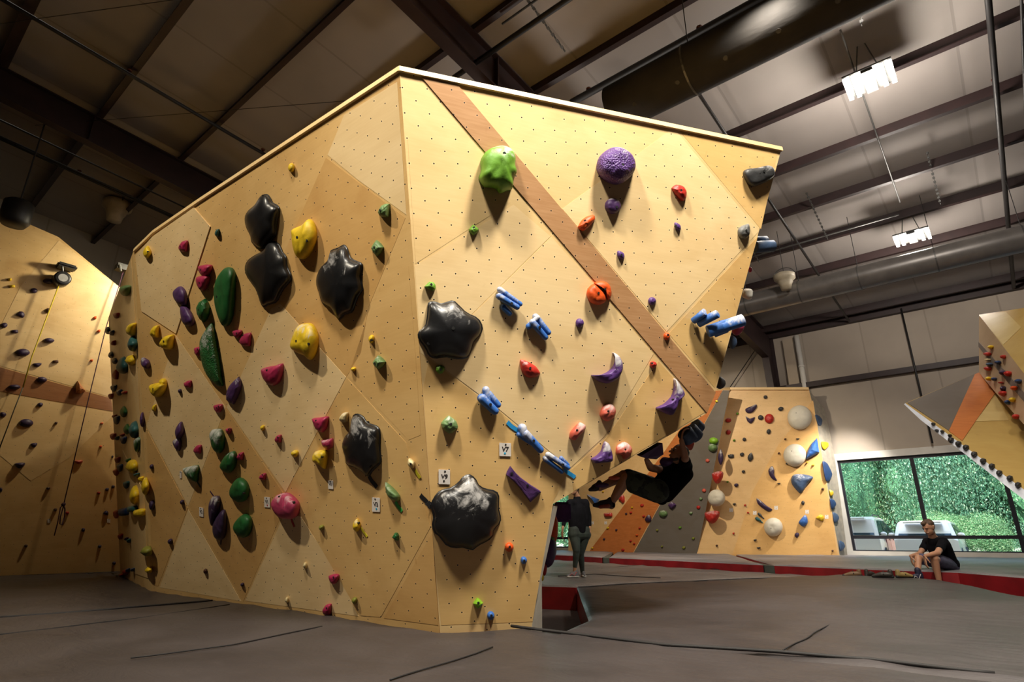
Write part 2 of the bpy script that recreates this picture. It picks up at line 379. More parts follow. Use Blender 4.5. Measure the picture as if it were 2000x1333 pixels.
duct(15.9, 6.95, .30, -6.2, M_grey, 'grey round metal duct below the lower ceiling light', False, (-4.6, -3.2, -1.8, -.2, 1.4))
# ---- high bay lights
def highbay(p, label, strength, nt4=4):
    root = empty('ceiling_light', p, label, 'light fixture', 'high bay ceiling lights')
    x, y, z = p
    bm = bmesh.new(); bx(bm, (x - .38, y - .34, z + .02), (x + .38, y + .34, z + .05)); bx(bm, (x - .09, y - .32, z - .035), (x + .09, y + .32, z + .02)); bx(bm, (x - .3, y - .1, z + .05), (x + .3, y + .1, z + .12))
    from_bm('housing', bm, plain('fixture_grey', (.035, .035, .033), .6), root)
    for dx in (-.345, -.215, .215, .345):
        bm = bmesh.new(); bx(bm, (x + dx - .036, y - .31, z - .035), (x + dx + .036, y + .31, z + .02)); from_bm('lamp_tube', bm, emis('led_%d' % strength, (1, .93, .82), strength), root)
    for dx in (-.2, .2):
        bm = bmesh.new(); tube(bm, [(x + dx, y, z + .1), (x + dx * .3, y, roof(y) + PD)], .012, 6); from_bm('hanging_chain', bm, M_galv, root)
L1 = K(-.37, 9.6, 7.83); L2 = K(-.52, 15.15, 7.34)
highbay((L1.x, L1.y, L1.z), 'bright ceiling light with four glowing tubes, higher and nearer of the two', 4)
highbay((L2.x, L2.y, L2.z), 'bright ceiling light just above the grey metal duct, farther of the two', 4)
# ---- chains / strut channels
def strut(a, b, label):
    bm = bmesh.new(); a = V(a); b = V(b); n = int((b - a).length / .07)
    for i in range(n):
        p = a.lerp(b, (i + .5) / n); q = a.lerp(b, (i + 1.35) / n)
        beam(bm, p, q, .012 if i % 2 else .05, .05 if i % 2 else .012)
    tag(from_bm('hanging_chain', bm, M_galv), label, 'chain')
strut(rz(-4.6, 5.05, -.1), rz(-4.6, 7.0, .2), 'steel chain hanging in the roof right of the rafter crossing')
strut(rz(.0, 7.9, -.1), rz(-.3, 9.9, -.1), 'perforated strut running up from the higher ceiling light')
strut(rz(.15, 14.2, -.1), rz(.15, 16.0, .2), 'perforated strut right of the lower ceiling light')
strut(rz(-2.35, 14.2, -.1), rz(-2.35, 16.0, .3), 'perforated strut left of the lower ceiling light')
strut(rz(-4.2, 14.6, -.1), rz(-4.2, 16.2, .3), 'perforated strut above the cream speaker at right')
strut(rz(-1.3, 6.0, -.15), rz(-1.45, 7.1, .25), 'short steel strap hanging by the fabric duct near the top of the picture')
# ---- bell-shaped speakers
def speaker(p, s, label, ztop):
    root = empty('hanging_speaker', p, label, 'speaker'); p = V(p)
    bm = bmesh.new()
    prof = [(.0, .10), (.10, .12), (.16, .15), (.2, .155), (.24, .21), (.33, .215), (.36, .17)]
    tube(bm, [p + ZZ * z * s for z, r in prof], [r * s for z, r in prof], 20); from_bm('horn', bm, plain('speaker_cream', (.42, .37, .27), .5), root, True)
    bm = bmesh.new(); tube(bm, [p + V((0, 0, .36 * s)), V((p.x, p.y, ztop))], .008, 6); from_bm('cable', bm, M_black, root)
    bm = bmesh.new()
    tube(bm, [p + V((math.cos(a) * .22 * s, 0, .3 * s + math.sin(a) * .2 * s)) for a in [PI * i / 10 for i in range(11)]], .009 * s, 6); from_bm('bracket', bm, M_galv, root)
a = atf(222, 432, 14.5); speaker(a, 1.75, 'grey bell-shaped speaker hanging under the dark roof at left', roof(a.y))
a = atf(1536, 566, 14.0); speaker(a, 1.25, 'cream bell-shaped speaker hanging in front of the grey metal duct', roof(a.y))
a = atf(25, 440, 10.5)
bm = bmesh.new(); tube(bm, [a, a + ZZ * .1, a + ZZ * .5, a + ZZ * .55], [.2, .26, .26, .2], 20); root = from_bm('dark_drum', bm, M_black, None, True); tag(root, 'black round drum hanging beside the top corner of the lead wall', 'drum')
bm = bmesh.new(); tube(bm, [a + ZZ * .5, V((a.x, a.y, roof(a.y) + .1))], .015, 6); from_bm('rod', bm, M_black, root)
# ================================================================ CRASH MATS
from mathutils import noise as MN
def vinyl(name, col, seams=(), rough=.45, wr=.28):
    m, nt, b = nodes(name); setp(b, rough=rough, spec=.35)
    c = coord(nt)
    n1 = noise(nt, c, .9, 5, .55, .4); n2 = noise(nt, mapping(nt, c, rot=(0, 0, .5), scale=(1, 3.5, 1)), 1.6, 4, .55, 1.2)
    n3 = noise(nt, c, 5, 4)
    base = mixc(nt, ramp(nt, n1, .35, .7), tuple(k * .8 for k in col), tuple(k * 1.2 for k in col))
    base = mixc(nt, mathn(nt, 'MULTIPLY', ramp(nt, n3, .6, .8), .25), base, tuple(k * 1.9 for k in col))
    nt.links.new(base, b.inputs['Base Color'])
    bump(nt, b, mathn(nt, 'ADD', n2, mathn(nt, 'MULTIPLY', n3, .12)), wr, .06)
    rr = nt.nodes.new('ShaderNodeMapRange'); rr.inputs[3].default_value = rough - .08; rr.inputs[4].default_value = rough + .14; nt.links.new(n1, rr.inputs[0]); nt.links.new(rr.outputs[0], b.inputs['Roughness'])
    return m
M_mat = vinyl('grey_brown_vinyl', (.045, .038, .038))
M_matfar = vinyl('far_grey_vinyl', (.20, .19, .20), (), .42, .6)
M_red = plain('red_vinyl', (.20, .008, .012), .4, 0, .2, 3)
M_joint = plain('grey_green_joint', (.06, .07, .06), .6)
def edge_d(p, poly):
    d = 9
    for a, b in zip(poly, poly[1:] + poly[:1]):
        ab = b - a; t = max(0, min(1, (p - a).dot(ab) / ab.length_squared)); d = min(d, (p - a - ab * t).length)
    return d
def mat_block(label, poly, top, bot, mt, step=.22, amp=.012, lift=None):
    P2 = [V((p[0], p[1])) for p in poly]
    root = empty('crash_mat', (P2[0].x, P2[0].y, bot), label, 'crash mat', 'crash mats')
    bm = bmesh.new(); f = bm.faces.new([bm.verts.new((p.x, p.y, top)) for p in P2])
    if f.normal.z < 0: f.normal_flip()
    bm.normal_update()
    bm.faces.ensure_lookup_table()
    if bm.faces[0].normal.z < 0: bmesh.ops.reverse_faces(bm, faces=bm.faces[:])
    bmesh.ops.inset_region(bm, faces=bm.faces[:], thickness=.03, use_boundary=True, use_even_offset=True)
    bmesh.ops.inset_region(bm, faces=[max(bm.faces, key=lambda q: q.calc_area())], thickness=.07, use_even_offset=True)
    for ax in (0, 1):
        lo = min(p[ax] for p in P2); hi = max(p[ax] for p in P2); n = V((1, 0, 0)) if ax == 0 else V((0, 1, 0)); x = lo + step
        while x < hi:
            bmesh.ops.bisect_plane(bm, geom=bm.verts[:] + bm.edges[:] + bm.faces[:], plane_co=n * x, plane_no=n); x += step
    for v in bm.verts:
        d = edge_d(V((v.co.x, v.co.y)), P2)
        z = amp * MN.fractal(V((v.co.x * .7, v.co.y * .7, top)), 1, 2, 3) * min(1, d / .3) - .03 * math.exp(-d / .03)
        if d < .6 and amp: z += .010 * math.sin(v.co.x * 9 + v.co.y * 5 + 3 * MN.noise(v.co * .8)) * (1 - d / .6) * min(1, d / .06)
        v.co.z += z + (lift(v.co.x, v.co.y) if lift else 0)
    o = from_bm('top_cover', bm, mt, root, True)
    bm = bmesh.new(); N = len(P2)
    hi = [bm.verts.new((p.x, p.y, top - .03 + (lift(p.x, p.y) if lift else 0))) for p in P2]; lo = [bm.verts.new((p.x, p.y, bot)) for p in P2]
    for i in range(N): j = (i + 1) % N; bm.faces.new((hi[i], hi[j], lo[j], lo[i]))
    bmesh.ops.recalc_face_normals(bm, faces=bm.faces); from_bm('side_panel', bm, M_red, root)
    return root
g = lambda x, y, z=0: onz(x, y, z)
xy = lambda p: (p.x, p.y)
mat_block('dark grey crash mat filling the foreground in front of the boulder', [(-15.55, -6), (4.5, -6), (4.5, 4.42), (-.6, 4.36), (-2.1, 4.22), (-3.38, 4.21), (-3.79, 3.60), xy(onz(295, 1146) - V((0, .02, 0))), xy(onz(235, 1123) - V((.02, 0, 0))), (-10.6, 4.4), (-15.55, 4.4)], 0, FLOOR, M_mat)
mat_block('dark crash mat strip between the lead wall and the left end of the boulder', [(-15.55, 4.43), (-10.1, 4.43), (-10.1, 9), (-15.55, 9)], 0, FLOOR, M_mat)
sB = [g(1128, 1149), g(1126, 1145), g(1300, 1137), g(1480, 1128.5), g(1640, 1126, .03)]
eB = [g(1762, 1127.5, .08), g(1807, 1129, .08), g(1839, 1132.5, .08), g(1900, 1143, .08), g(2000, 1165, .08)]
clamp01 = lambda t: max(0, min(1, t))
liftB = lambda x, y: .08 * clamp01((x + 3.9) / 1.6) * clamp01((y - 5.5) / 2.5)
polyB = [xy(g(1150, 1209)), xy(sB[0])] + [xy(p) for p in sB[1:]] + [xy(p) for p in eB] + [(2.2, 6.6), (4.5, 5.2), (4.5, 4.47), (-.6, 4.41), (-2.1, 4.27), (-3.05, 4.26), xy(g(1135, 1216))]
mat_block('wide dark grey crash mat right of the boulder behind the foreground seam', polyB, 0, FLOOR, M_mat, lift=liftB)
q = [g(1124, 1144.5), g(1300, 1136), g(1480, 1127.5), g(1636, 1125, .03)]
D = [g(1040, 1081.5, .17), g(1125, 1085, .17), g(1176, 1088, .17), g(1190, 1088.5, .17), g(1490, 1102, .17), g(1512, 1103, .17), g(1700, 1110.5, .17), g(1790, 1113.5, .17), g(1870, 1116, .17), g(2000, 1126, .17)]
dn = lambda p, k=.06: (p.x, p.y - k)
polyC = [(-8.2, 8.6), xy(g(1051, 1142)), xy(q[0])] + [xy(p) for p in q[1:]] + [dn(D[6]), dn(D[5]), dn(D[4]), dn(D[2]), dn(D[1]), (-13.5, D[0].y), (-13.5, 10)]
mat_block('pale grey creased crash mat under the standing person', polyC, 0, FLOOR, vinyl('mid_grey_vinyl', (.15, .135, .13), (), .42, .7), .22, .02)
mat_block('far raised crash mat left of the first gap, red front edge', [xy(D[1]), xy(D[2]), (D[2].x - 3.5, YW - .05), (-20.8, YW - .05), (-20.8, D[0].y + 1.6), xy(D[0])], .17, FLOOR, M_matfar)
mat_block('far raised crash mat between the two gaps in the red edge', [xy(D[3]), xy(D[4]), (D[4].x - 4.0, YW - .05), (D[2].x - 3.3, YW - .05)], .17, FLOOR, M_matfar, .25, .015)
mat_block('far raised crash mat by the window where the man sits, red front edge', [xy(D[5]), xy(D[6]), xy(D[7]), xy(D[8]), xy(D[9]), (3.2, 8.6), (8.9, 8.6), (8.9, YW - .05), (D[4].x - 3.8, YW - .05)], .17, FLOOR, M_matfar, .3, .03)
for a, b, lb in ((D[2], D[3], 'grey joint strip at the left gap of the far red-edged mats'), (D[4], D[5], 'grey joint strip at the right gap of the far red-edged mats')):
    bm = bmesh.new()
    d = (b - a); vs = []
    for z in (FLOOR, .14):
        vs.append([bm.verts.new(p) for p in ((a.x + .01, a.y + .03, z), (b.x - .01, b.y + .03, z), (b.x - 3.4, b.y + 6, z), (a.x - 3.4, a.y + 6, z))])
    bm.faces.new(vs[1]); bm.faces.new(vs[0][::-1])
    for i in range(4): j = (i + 1) % 4; bm.faces.new((vs[0][i], vs[0][j], vs[1][j], vs[1][i]))
    bmesh.ops.recalc_face_normals(bm, faces=bm.faces); tag(from_bm('mat_joint', bm, M_joint), lb, 'mat joint')
mats = [o for o in COL.objects if o.name.startswith('crash_mat')]
def seam(mi, px, r=.006, z=0, wob=.015):
    pts = [onz(*p, z) for p in px]; out = []
    for a, b in zip(pts, pts[1:]):
        n = max(2, int((b - a).length / .1))
        for i in range(n): t = i / n; p = a.lerp(b, t); d = (b - a).normalized().cross(ZZ); out.append(p + d * wob * MN.noise(p * 2.5) + ZZ * (.006 + .012 * MN.noise(p * 1.1)))
    bm = bmesh.new(); tube(bm, out, r, 6); from_bm('seam', bm, plain('seam_thread', (.012, .010, .010), .7), mats[mi], True)
seam(0, [(0, 1207), (210, 1192), (430, 1173)], .010); seam(0, [(0, 1240), (250, 1212), (460, 1180)], .005)
seam(0, [(255, 1290), (450, 1262), (645, 1222)], .005); seam(0, [(760, 1333), (930, 1280), (980, 1262)], .005)
seam(2, [(1532, 1274), (1590, 1240), (1700, 1180), (1790, 1140)], .005); seam(2, [(1130, 1148), (1300, 1139), (1470, 1131), (1700, 1128)], .008)
seam(2, [(1000, 1226), (1300, 1262), (1700, 1290), (1990, 1322)], .012); seam(3, [(1175, 1111), (1265, 1104), (1400, 1113), (1480, 1116)], .008); seam(3, [(1090, 1127), (1160, 1123), (1300, 1131)], .008)
# ================================================================ THE BIG BOULDER
PLY = (.73, .525, .255)
def P_(k, f): return tuple(min(1, c * s) for c, s in zip(PLY, f))
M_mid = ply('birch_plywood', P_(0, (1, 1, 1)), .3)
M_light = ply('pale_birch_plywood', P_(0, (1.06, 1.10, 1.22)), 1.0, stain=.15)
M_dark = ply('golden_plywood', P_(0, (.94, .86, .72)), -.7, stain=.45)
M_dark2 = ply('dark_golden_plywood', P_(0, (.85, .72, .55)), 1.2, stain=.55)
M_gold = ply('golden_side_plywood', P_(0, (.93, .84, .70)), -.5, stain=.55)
M_band = ply('brown_timber_band', (.30, .13, .05), 1.2, True, stain=.35, gstr=.5, spacing=.2, dotr=.03)
M_strip = ply('red_brown_timber', (.43, .24, .115), 1.2, True, stain=.35, gstr=.5)
M_edge = ply('plywood_edge', (.75, .55, .28), 0, False)
Bp = g(858, 1232); hr = ray(4170, 1050); hr.z = 0; hr.normalize()
perp = hr.cross(ZZ).normalized()
if perp.dot(FH) > 0: perp = -perp
tl = math.radians(18); PR = Plane(Bp, hr, perp * math.cos(tl) - ZZ * math.sin(tl))
Tp = PR.at(780, 130); hl = ray(-482, 1050); hl.z = 0; hl.normalize()
PL = plane3(Bp, Bp + hl, Tp, hl)
C1 = PL.at(262, 487); C2 = PL.at(295, 1146); s0 = g(235, 1123)
PS = plane3(C1, C2, s0)
S1p = PS.at(212, 620); S0p = PS.at(235, 1123)
boul = empty('bouldering_wall', Bp, 'huge freestanding plywood bouldering wall with an overhanging prow, filling the middle of the gym', 'climbing wall')
d1 = (FH * math.cos(math.radians(4)) - RT * math.sin(math.radians(4)))
R_out = [(780, 130), (1527, 288), (1397, 765), (1380, 808), (1080, 985), (1040, 1222), (858, 1232)]
def prism(name, pts, off, mat, inset, parent):
    bm = bmesh.new(); a = [bm.verts.new(p + inset) for p in pts]; b = [bm.verts.new(p + inset + off) for p in pts]
    bm.faces.new(a); bm.faces.new(b[::-1])
    for i in range(len(a)): j = (i + 1) % len(a); bm.faces.new((a[i], a[j], b[j], b[i]))
    bmesh.ops.recalc_face_normals(bm, faces=bm.faces); return from_bm(name, bm, mat, parent)
Rw = [PR.at(*p) for p in R_out]; Rw = [p if i < 5 else p for i, p in enumerate(Rw)]
low = lambda p, q: p + (p - q).normalized() * .40        # carry the panel down past the mat surface to the floor
Gp = Rw[5]; Rw[5] = low(Rw[5], Rw[4]) ; Rw[6] = low(Bp, Tp)
Rw[5].z = Rw[6].z = -.35
Rw[5] = PR.at(*(lambda p: (1000 + F * (p - EYE).dot(RT) / (p - EYE).dot(FW), 666.5 - F * (p - EYE).dot(UP) / (p - EYE).dot(FW)))(Rw[5]))
slab('overhang_panel', PR, Rw, M_mid, .02, -.02, boul)
L_out = [(780, 130), (585, 259), (390, 388), (300, 450), (262, 487), (295, 1146), (858, 1232)]
Lw = [PL.at(*p) for p in L_out]; Lw[5] = low(C2, C1); Lw[6] = Rw[6].copy()
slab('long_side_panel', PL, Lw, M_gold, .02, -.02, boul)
Sw = [C1, S1p, low(S0p, S1p), low(C2, C1)]
slab('end_panel', PS, Sw, ply('end_plywood', P_(0, (.97, .92, .8)), 0, False, stain=.5), .02, -.02, boul)
prism('overhang_side', Rw, d1 * 2.3, M_dark, d1 * .03, boul)
prism('side_body', [Lw[0], Lw[2], C1, S1p, Sw[2], Lw[6]], d1 * 1.7, M_dark, d1 * .4, boul)
bm = bmesh.new()
for a, b in ((Tp, Rw[1]),): beam(bm, a - PR.v * .022, b - PR.v * .022, .03, .045)
for a, b in ((Tp, Lw[2]), (Lw[2], Lw[3]), (Lw[3], C1)): beam(bm, a - PL.v * .022, b - PL.v * .022, .03, .045)
me = bpy.data.meshes.new('top_cap'); bm.to_mesh(me); bm.free(); uvfill(me, PR); link('top_cap', me, boul, [M_edge])
bm = bmesh.new(); beam(bm, PR.at(1084, 988) + d1 * .03, PR.at(1046, 1160) + d1 * .03, .05, .03); from_bm('edge_trim', bm, plain('pale_board', (.55, .5, .42), .6), boul)
# pale kick board at the foot of the overhanging side
bm = bmesh.new()
kb = [PR.at(1052, 1130) + d1 * .02, PR.at(1030, 1190) + d1 * .02, Gp + d1 * .02, Gp + d1 * .02 - ZZ * .35]
sd = RT * .10 + FH * .34
v = [bm.verts.new(p) for p in (kb[0], kb[2], kb[3], kb[3] + sd, kb[2] + sd * 1.0, kb[0] + sd * .35)]
bm.faces.new(v); w2 = [bm.verts.new(p.co - RT * .05) for p in v]; bm.faces.new(w2[::-1])
for i in range(6): j = (i + 1) % 6; bm.faces.new((v[i], w2[i], w2[j], v[j]))
bmesh.ops.recalc_face_normals(bm, faces=bm.faces); from_bm('kick_board', bm, plain('pale_board', (.55, .5, .42), .6), boul)
def panel(pl, px, mat, th=.004, z0=0, parent=None, name='plywood_panel'):
    return slabpx(name, pl, px, mat, th, z0, parent or boul)
# right-hand face panels, flat: tints mix ply tone with painted facet shading
panel(PR, [(822, 150), (893, 166), (1397, 767), (1380, 807)], M_strip, .008, name='timber_strip')
panel(PR, [(1316, 250), (1482, 452), (1302, 648), (1098, 408)], M_light, .0016)
panel(PR, [(1003, 400), (1075, 462), (835, 700), (822, 690), (810, 520)], M_light, .0012)
panel(PR, [(1077, 463), (1276, 692), (1180, 853), (1113, 915), (975, 800), (838, 698)], M_light, .0020)
panel(PR, [(838, 702), (975, 804), (1112, 918), (1078, 985), (1040, 1215), (862, 1222), (850, 1100), (826, 760)], M_dark, .0012)
panel(PR, [(796, 268), (835, 226), (996, 396), (812, 515)], M_mid, .0012)
panel(PR, [(1324, 252), (1520, 294), (1486, 448)], M_dark, .0012)
panel(PR, [(1306, 652), (1480, 462), (1396, 758)], M_dark, .0012)
panel(PR, [(1286, 706), (1376, 806), (1120, 960), (1116, 918), (1184, 856)], M_dark, .0016)
# long left face panels; tints again hold ply tone plus some facet shading
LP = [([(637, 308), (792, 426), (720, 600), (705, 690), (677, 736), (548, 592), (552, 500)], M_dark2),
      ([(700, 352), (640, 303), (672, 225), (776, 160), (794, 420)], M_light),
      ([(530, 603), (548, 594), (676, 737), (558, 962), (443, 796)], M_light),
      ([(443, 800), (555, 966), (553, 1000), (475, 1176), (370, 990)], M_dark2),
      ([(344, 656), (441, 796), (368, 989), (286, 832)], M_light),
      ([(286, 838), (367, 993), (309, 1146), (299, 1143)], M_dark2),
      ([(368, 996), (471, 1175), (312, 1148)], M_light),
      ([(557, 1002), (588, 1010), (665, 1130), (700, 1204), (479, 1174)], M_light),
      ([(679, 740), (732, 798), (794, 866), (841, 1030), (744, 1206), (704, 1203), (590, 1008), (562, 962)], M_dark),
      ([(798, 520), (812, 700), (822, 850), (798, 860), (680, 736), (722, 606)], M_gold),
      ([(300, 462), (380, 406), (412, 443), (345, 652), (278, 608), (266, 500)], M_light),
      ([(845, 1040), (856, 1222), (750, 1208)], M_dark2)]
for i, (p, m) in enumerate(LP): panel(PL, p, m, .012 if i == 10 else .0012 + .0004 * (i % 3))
panel(PS, [(257, 503), (266, 640), (278, 900), (262, 760), (235, 620)], M_mid, .006)
panel(PS, [(240, 880), (281, 960), (290, 1130), (262, 1120)], M_mid, .006)
# ================================================================ LEAD WALL (far left)
PW = Plane(V((-15.6, 3, 0)), V((0, 1, 0)), V((1, 0, 0)))
lead = empty('lead_wall', (-15.6, 3, 0), 'tall plywood lead wall with a brown timber band at the far left', 'climbing wall')
M_lead = ply('lead_plywood', (.66, .45, .20), .2, True, stain=.5, spacing=.2, dotr=.03)
M_lead2 = ply('lead_plywood_pale', (.72, .52, .26), 1.1, True, stain=.35, spacing=.2, dotr=.03)
t = [PW.at(*p) for p in ((30, 447), (45, 433), (114, 463), (231, 559))]
W = [V((-15.6, -5, 0)), V((-15.6, -5, 7.2)), V((-15.6, t[0].y, 7.2))] + t + [V((-15.6, 6.2, 5.2)), V((-15.6, 9, 5.0)), V((-15.6, 9, 0))]
slab('main_panel', PW, W, M_lead, .02, -.02, lead)
prism('wall_body', W, V((-1.2, 0, 0)), M_dark, V((-.03, 0, 0)), lead)
panel(PW, [(0, 718), (217, 779), (220, 804), (0, 765)], M_band, .008, 0, lead, 'timber_band')
panel(PW, [(40, 560), (115, 470), (232, 562), (222, 778), (0, 715), (0, 640)], M_lead2, .004, 0, lead)
panel(PW, [(0, 768), (120, 788), (225, 808), (135, 895), (60, 940), (0, 890)], M_lead2, .004, 0, lead)
# ================================================================ FAR WALL
b0, b1, b2 = V((-14.2, 21.8, .17)), V((-8.9, 20.9, .17)), V((-4.72, 21.75, .17))
PF = Plane(b1, b2 - b1, (b2 - b1).cross(ZZ)); PG = Plane(b1, b1 - b0, (b1 - b0).cross(ZZ))
far = empty('back_climbing_wall', b1, 'plywood wall with a grey panel and brown timber slope, far back by the window', 'climbing wall')
FO = [(1425, 762), (1580, 762), (1595, 820), (1602, 870), (1640, 1087), (1360, 1087)]
M_far = ply('back_plywood', (.70, .47, .22), .4, True, stain=.3, dotr=.03, spacing=.2)
M_far2 = ply('back_plywood_golden', (.70, .43, .16), -.5, True, stain=.3, dotr=.03, spacing=.2)
slabpx('main_panel', PF, FO, M_far, .03, -.03, far)
panel(PF, [(1588, 782), (1600, 860), (1636, 1086), (1430, 1086), (1470, 960), (1520, 870)], M_far2, .005, 0, far)  # flat panel; its golden tone puts the wall's diagonal shade change into colour
FG = [(1425, 762), (1360, 1087), (1110, 1085), (1110, 770)]
slabpx('left_panel', PG, FG, M_far, .03, -.03, far)
M_gp = ply('grey_painted_panel', (.135, .12, .105), .3, False, stain=.1)
M_orange = ply('orange_timber', (.50, .17, .045), .95, False, stain=.5, gstr=.5)
panel(PG, [(1425, 763), (1361, 1086), (1235, 1086), (1412, 763)], M_gp, .01, 0, far, 'grey_panel')
panel(PG, [(1411, 763), (1233, 1086), (1145, 1086), (1225, 980), (1300, 880), (1380, 765)], M_orange, .012, 0, far, 'timber_slope')
bm = bmesh.new(); A = [PF.at(*p) for p in FO]
beam(bm, A[0] + ZZ * .04, A[1] + ZZ * .04, .12, .09); beam(bm, PG.at(1398, 764) + ZZ * .04, A[0] + ZZ * .04, .12, .09)
me = bpy.data.meshes.new('top_cap'); bm.to_mesh(me); bm.free(); uvfill(me, PF); link('top_cap', me, far, [M_edge])
yb = YW - .07
Rt = [A[1], A[2], A[3], A[4]]; Ro = [hit(1610, 800, V((0, 1, 0)), V((0, yb, 0))), hit(1622, 850, V((0, 1, 0)), V((0, yb, 0))), hit(1632, 905, V((0, 1, 0)), V((0, yb, 0))), V((A[4].x + .1, yb, .17))]
bm = bmesh.new(); a = [bm.verts.new(p) for p in Rt]; b = [bm.verts.new(p) for p in Ro]
for i in range(3): bm.faces.new((a[i], b[i], b[i + 1], a[i + 1]))
bmesh.ops.solidify(bm, geom=bm.faces[:], thickness=.02)
PE = plane3(Rt[1], Ro[1], Rt[3])
from_bm('return_panel', bm, plain('pale_return_board', (.60, .55, .45), .5), far)
# ================================================================ RIGHT PROW
prow = empty('overhanging_prow', atf(1912, 728, 10.5), 'suspended overhanging prow of grey, brown and yellow panels at the right edge', 'climbing wall')
a0 = atf(1768, 788, 11.0); a1 = atf(1912, 728, 11.6); a2 = atf(2080, 1015, 8.6)
PD1 = plane3(a0, a1, a2)
M_yel = ply('yellow_plywood', (.44, .31, .10), .3, False, stain=.35); M_yel2 = ply('pale_yellow_plywood', (.54, .42, .18), 1.2, False, stain=.2)
slabpx('underside_panel', PD1, [(1768, 788), (1912, 728), (1945, 768), (2080, 895), (2080, 1015)], M_yel, .03, -.03, prow)
panel(PD1, [(1772, 788), (1904, 732), (1853, 842)], M_gp, .01, 0, prow, 'grey_panel')
panel(PD1, [(1904, 732), (1912, 729), (1944, 768), (1879, 862), (1853, 843)], M_orange, .011, 0, prow, 'timber_strip')
panel(PD1, [(1945, 772), (1970, 822), (1905, 824)], M_yel2, .006, 0, prow)
a3 = PD1.at(1912, 728); a4 = atf(1912, 615, a3.dot(FH)); a5 = atf(2080, 835, 8.4)
PD2 = plane3(a3, a4, a5)
M_dull = plain('dull_white_board', (.48, .40, .31), .6)
slabpx('upper_side_panel', PD2, [(1912, 615), (2080, 835), (2080, 920), (1945, 768), (1912, 728)], ply('dull_plywood', (.50, .38, .25), .2, False, stain=.3), .03, -.03, prow)
panel(PD2, [(1912, 668), (2080, 855), (2080, 880), (1912, 678)], plain('grey_board', (.16, .13, .11), .6), .01, 0, prow, 'grey_band')
a6 = PD2.at(1912, 615); a7 = PD2.at(2080, 835); a8 = atf(2080, 590, 9.6)
PD3 = plane3(a6, a7, a8)
slabpx('top_panel', PD3, [(1912, 615), (2080, 590), (2080, 835)], M_yel, .03, -.03, prow)
panel(PD3, [(1912, 616), (1965, 610), (1995, 640), (1960, 674)], M_yel2, .006, 0, prow)
# bright edge strip that carries a row of dark holds
e0 = PD1.at(1768, 788); e1 = PD1.at(2080, 1015)
ed = (e1 - e0).normalized(); en = (EYE - e0).normalized(); ew = ed.cross(en).normalized()
if ew.z > 0: ew = -ew
PDE = Plane(e0, ed, ed.cross(ew))
strip = slab('edge_board', PDE, [e0, e1, e1 + ew * .13, e0 + ew * .08 + ed * .5, e0 + ew * .03], plain('blue_white_board', (.75, .80, .92), .35), .05, -.05, prow)
bk = V((.35, 1, .35)).normalized()
def behind(name, pl, px, inset):
    c = V((sum(p[0] for p in px) / len(px), sum(p[1] for p in px) / len(px)))
    q = [c + (V(p) - c) * (1 - inset) for p in px]; d = ray(*c).normalized()
    prism(name, [pl.at(*p) for p in q], d * .55, M_dark, -pl.n * .035, prow)
behind('prow_body', PD1, [(1768, 788), (1912, 728), (2080, 895), (2080, 1015)], .12)
behind('upper_body', PD2, [(1912, 615), (2080, 835), (2080, 920), (1912, 728)], .12)
# ================================================================ HOLDS
def holdmat(key):
    if key in _mc: return _mc[key]
    c, _, chalk = key.partition('+')
    cols = dict(black=(.009, .009, .010), charcoal=(.035, .035, .036), grey=(.13, .13, .125), green=(.11, .26, .018), lime=(.20, .42, .02), dgreen=(.012, .095, .022), leaf=(.12, .21, .075),
                teal=(.018, .085, .085), yellow=(.68, .46, .015), purple=(.060, .022, .095), violet=(.085, .033, .165), plum=(.035, .018, .055), magenta=(.34, .018, .07), pink=(.42, .045, .11), red=(.42, .02, .012),
                orange=(.62, .075, .008), coral=(.55, .10, .06), blue=(.035, .13, .42), navy=(.015, .04, .12), steel=(.05, .085, .16), dish=(.60, .56, .46), cream=(.62, .50, .26), white=(.66, .63, .56), olive=(.20, .20, .03), brown=(.07, .025, .015), wood=(.45, .17, .06))
    col = cols[c]; m, nt, b = nodes('hold_' + c + ('_chalked' if chalk else '')); g = c in ('black',)
    setp(b, rough=.34 if g else .5, spec=.4)
    co = coord(nt); n = noise(nt, co, 9, 4, .6, .8); n2 = noise(nt, co, 60, 2)
    vr = (.97, 1.03) if c == 'dish' else (.82, 1.15)
    base = mixc(nt, ramp(nt, n, .3, .7), tuple(k * vr[0] for k in col), tuple(min(1, k * vr[1]) for k in col))
    if chalk:
        k = int(chalk) / 10
        cn = noise(nt, co, 7 if k < .7 else 5, 6, .7, 1.2)
        sx = nt.nodes.new('ShaderNodeSeparateXYZ'); nt.links.new(coord(nt, 'Generated'), sx.inputs[0])
        w = mathn(nt, 'ADD', cn, mathn(nt, 'MULTIPLY', mathn(nt, 'SUBTRACT', sx.outputs[1], .62), .55))
        w = mathn(nt, 'ADD', w, mathn(nt, 'MULTIPLY', mathn(nt, 'SUBTRACT', sx.outputs[2], .7), .25))
        base = mixc(nt, mathn(nt, 'MULTIPLY', ramp(nt, w, .66 - .25 * k, .86 - .2 * k), .35 + .5 * k), base, (.60, .58, .56))
    nt.links.new(base, b.inputs['Base Color']); bump(nt, b, n2, .12 if g else .3, .003)
    _mc[key] = m; return m
M_hole = plain('bolt_hole', (.008, .008, .008), .6); M_bolt = plain('bolt_steel', (.12, .12, .12), .35, .8)
CR = {'3': (200, 400, 3.332), '4': (200, 750, 2.962), '5': (420, 350, 3.3325), '6': (420, 720, 2.5636), '7': (800, 250, 2.963), '8': (1100, 250, 2.963), '9': (800, 680, 2.381),
      'A': (1050, 680, 4.165), 'B': (1020, 920, 4.165), 'F': (1350, 740, 3.703), 'D': (1740, 590, 3.42), '1': (0, 400, 3.331), '2': (0, 750, 3.331), 'P': (0, 0, 1.0)}
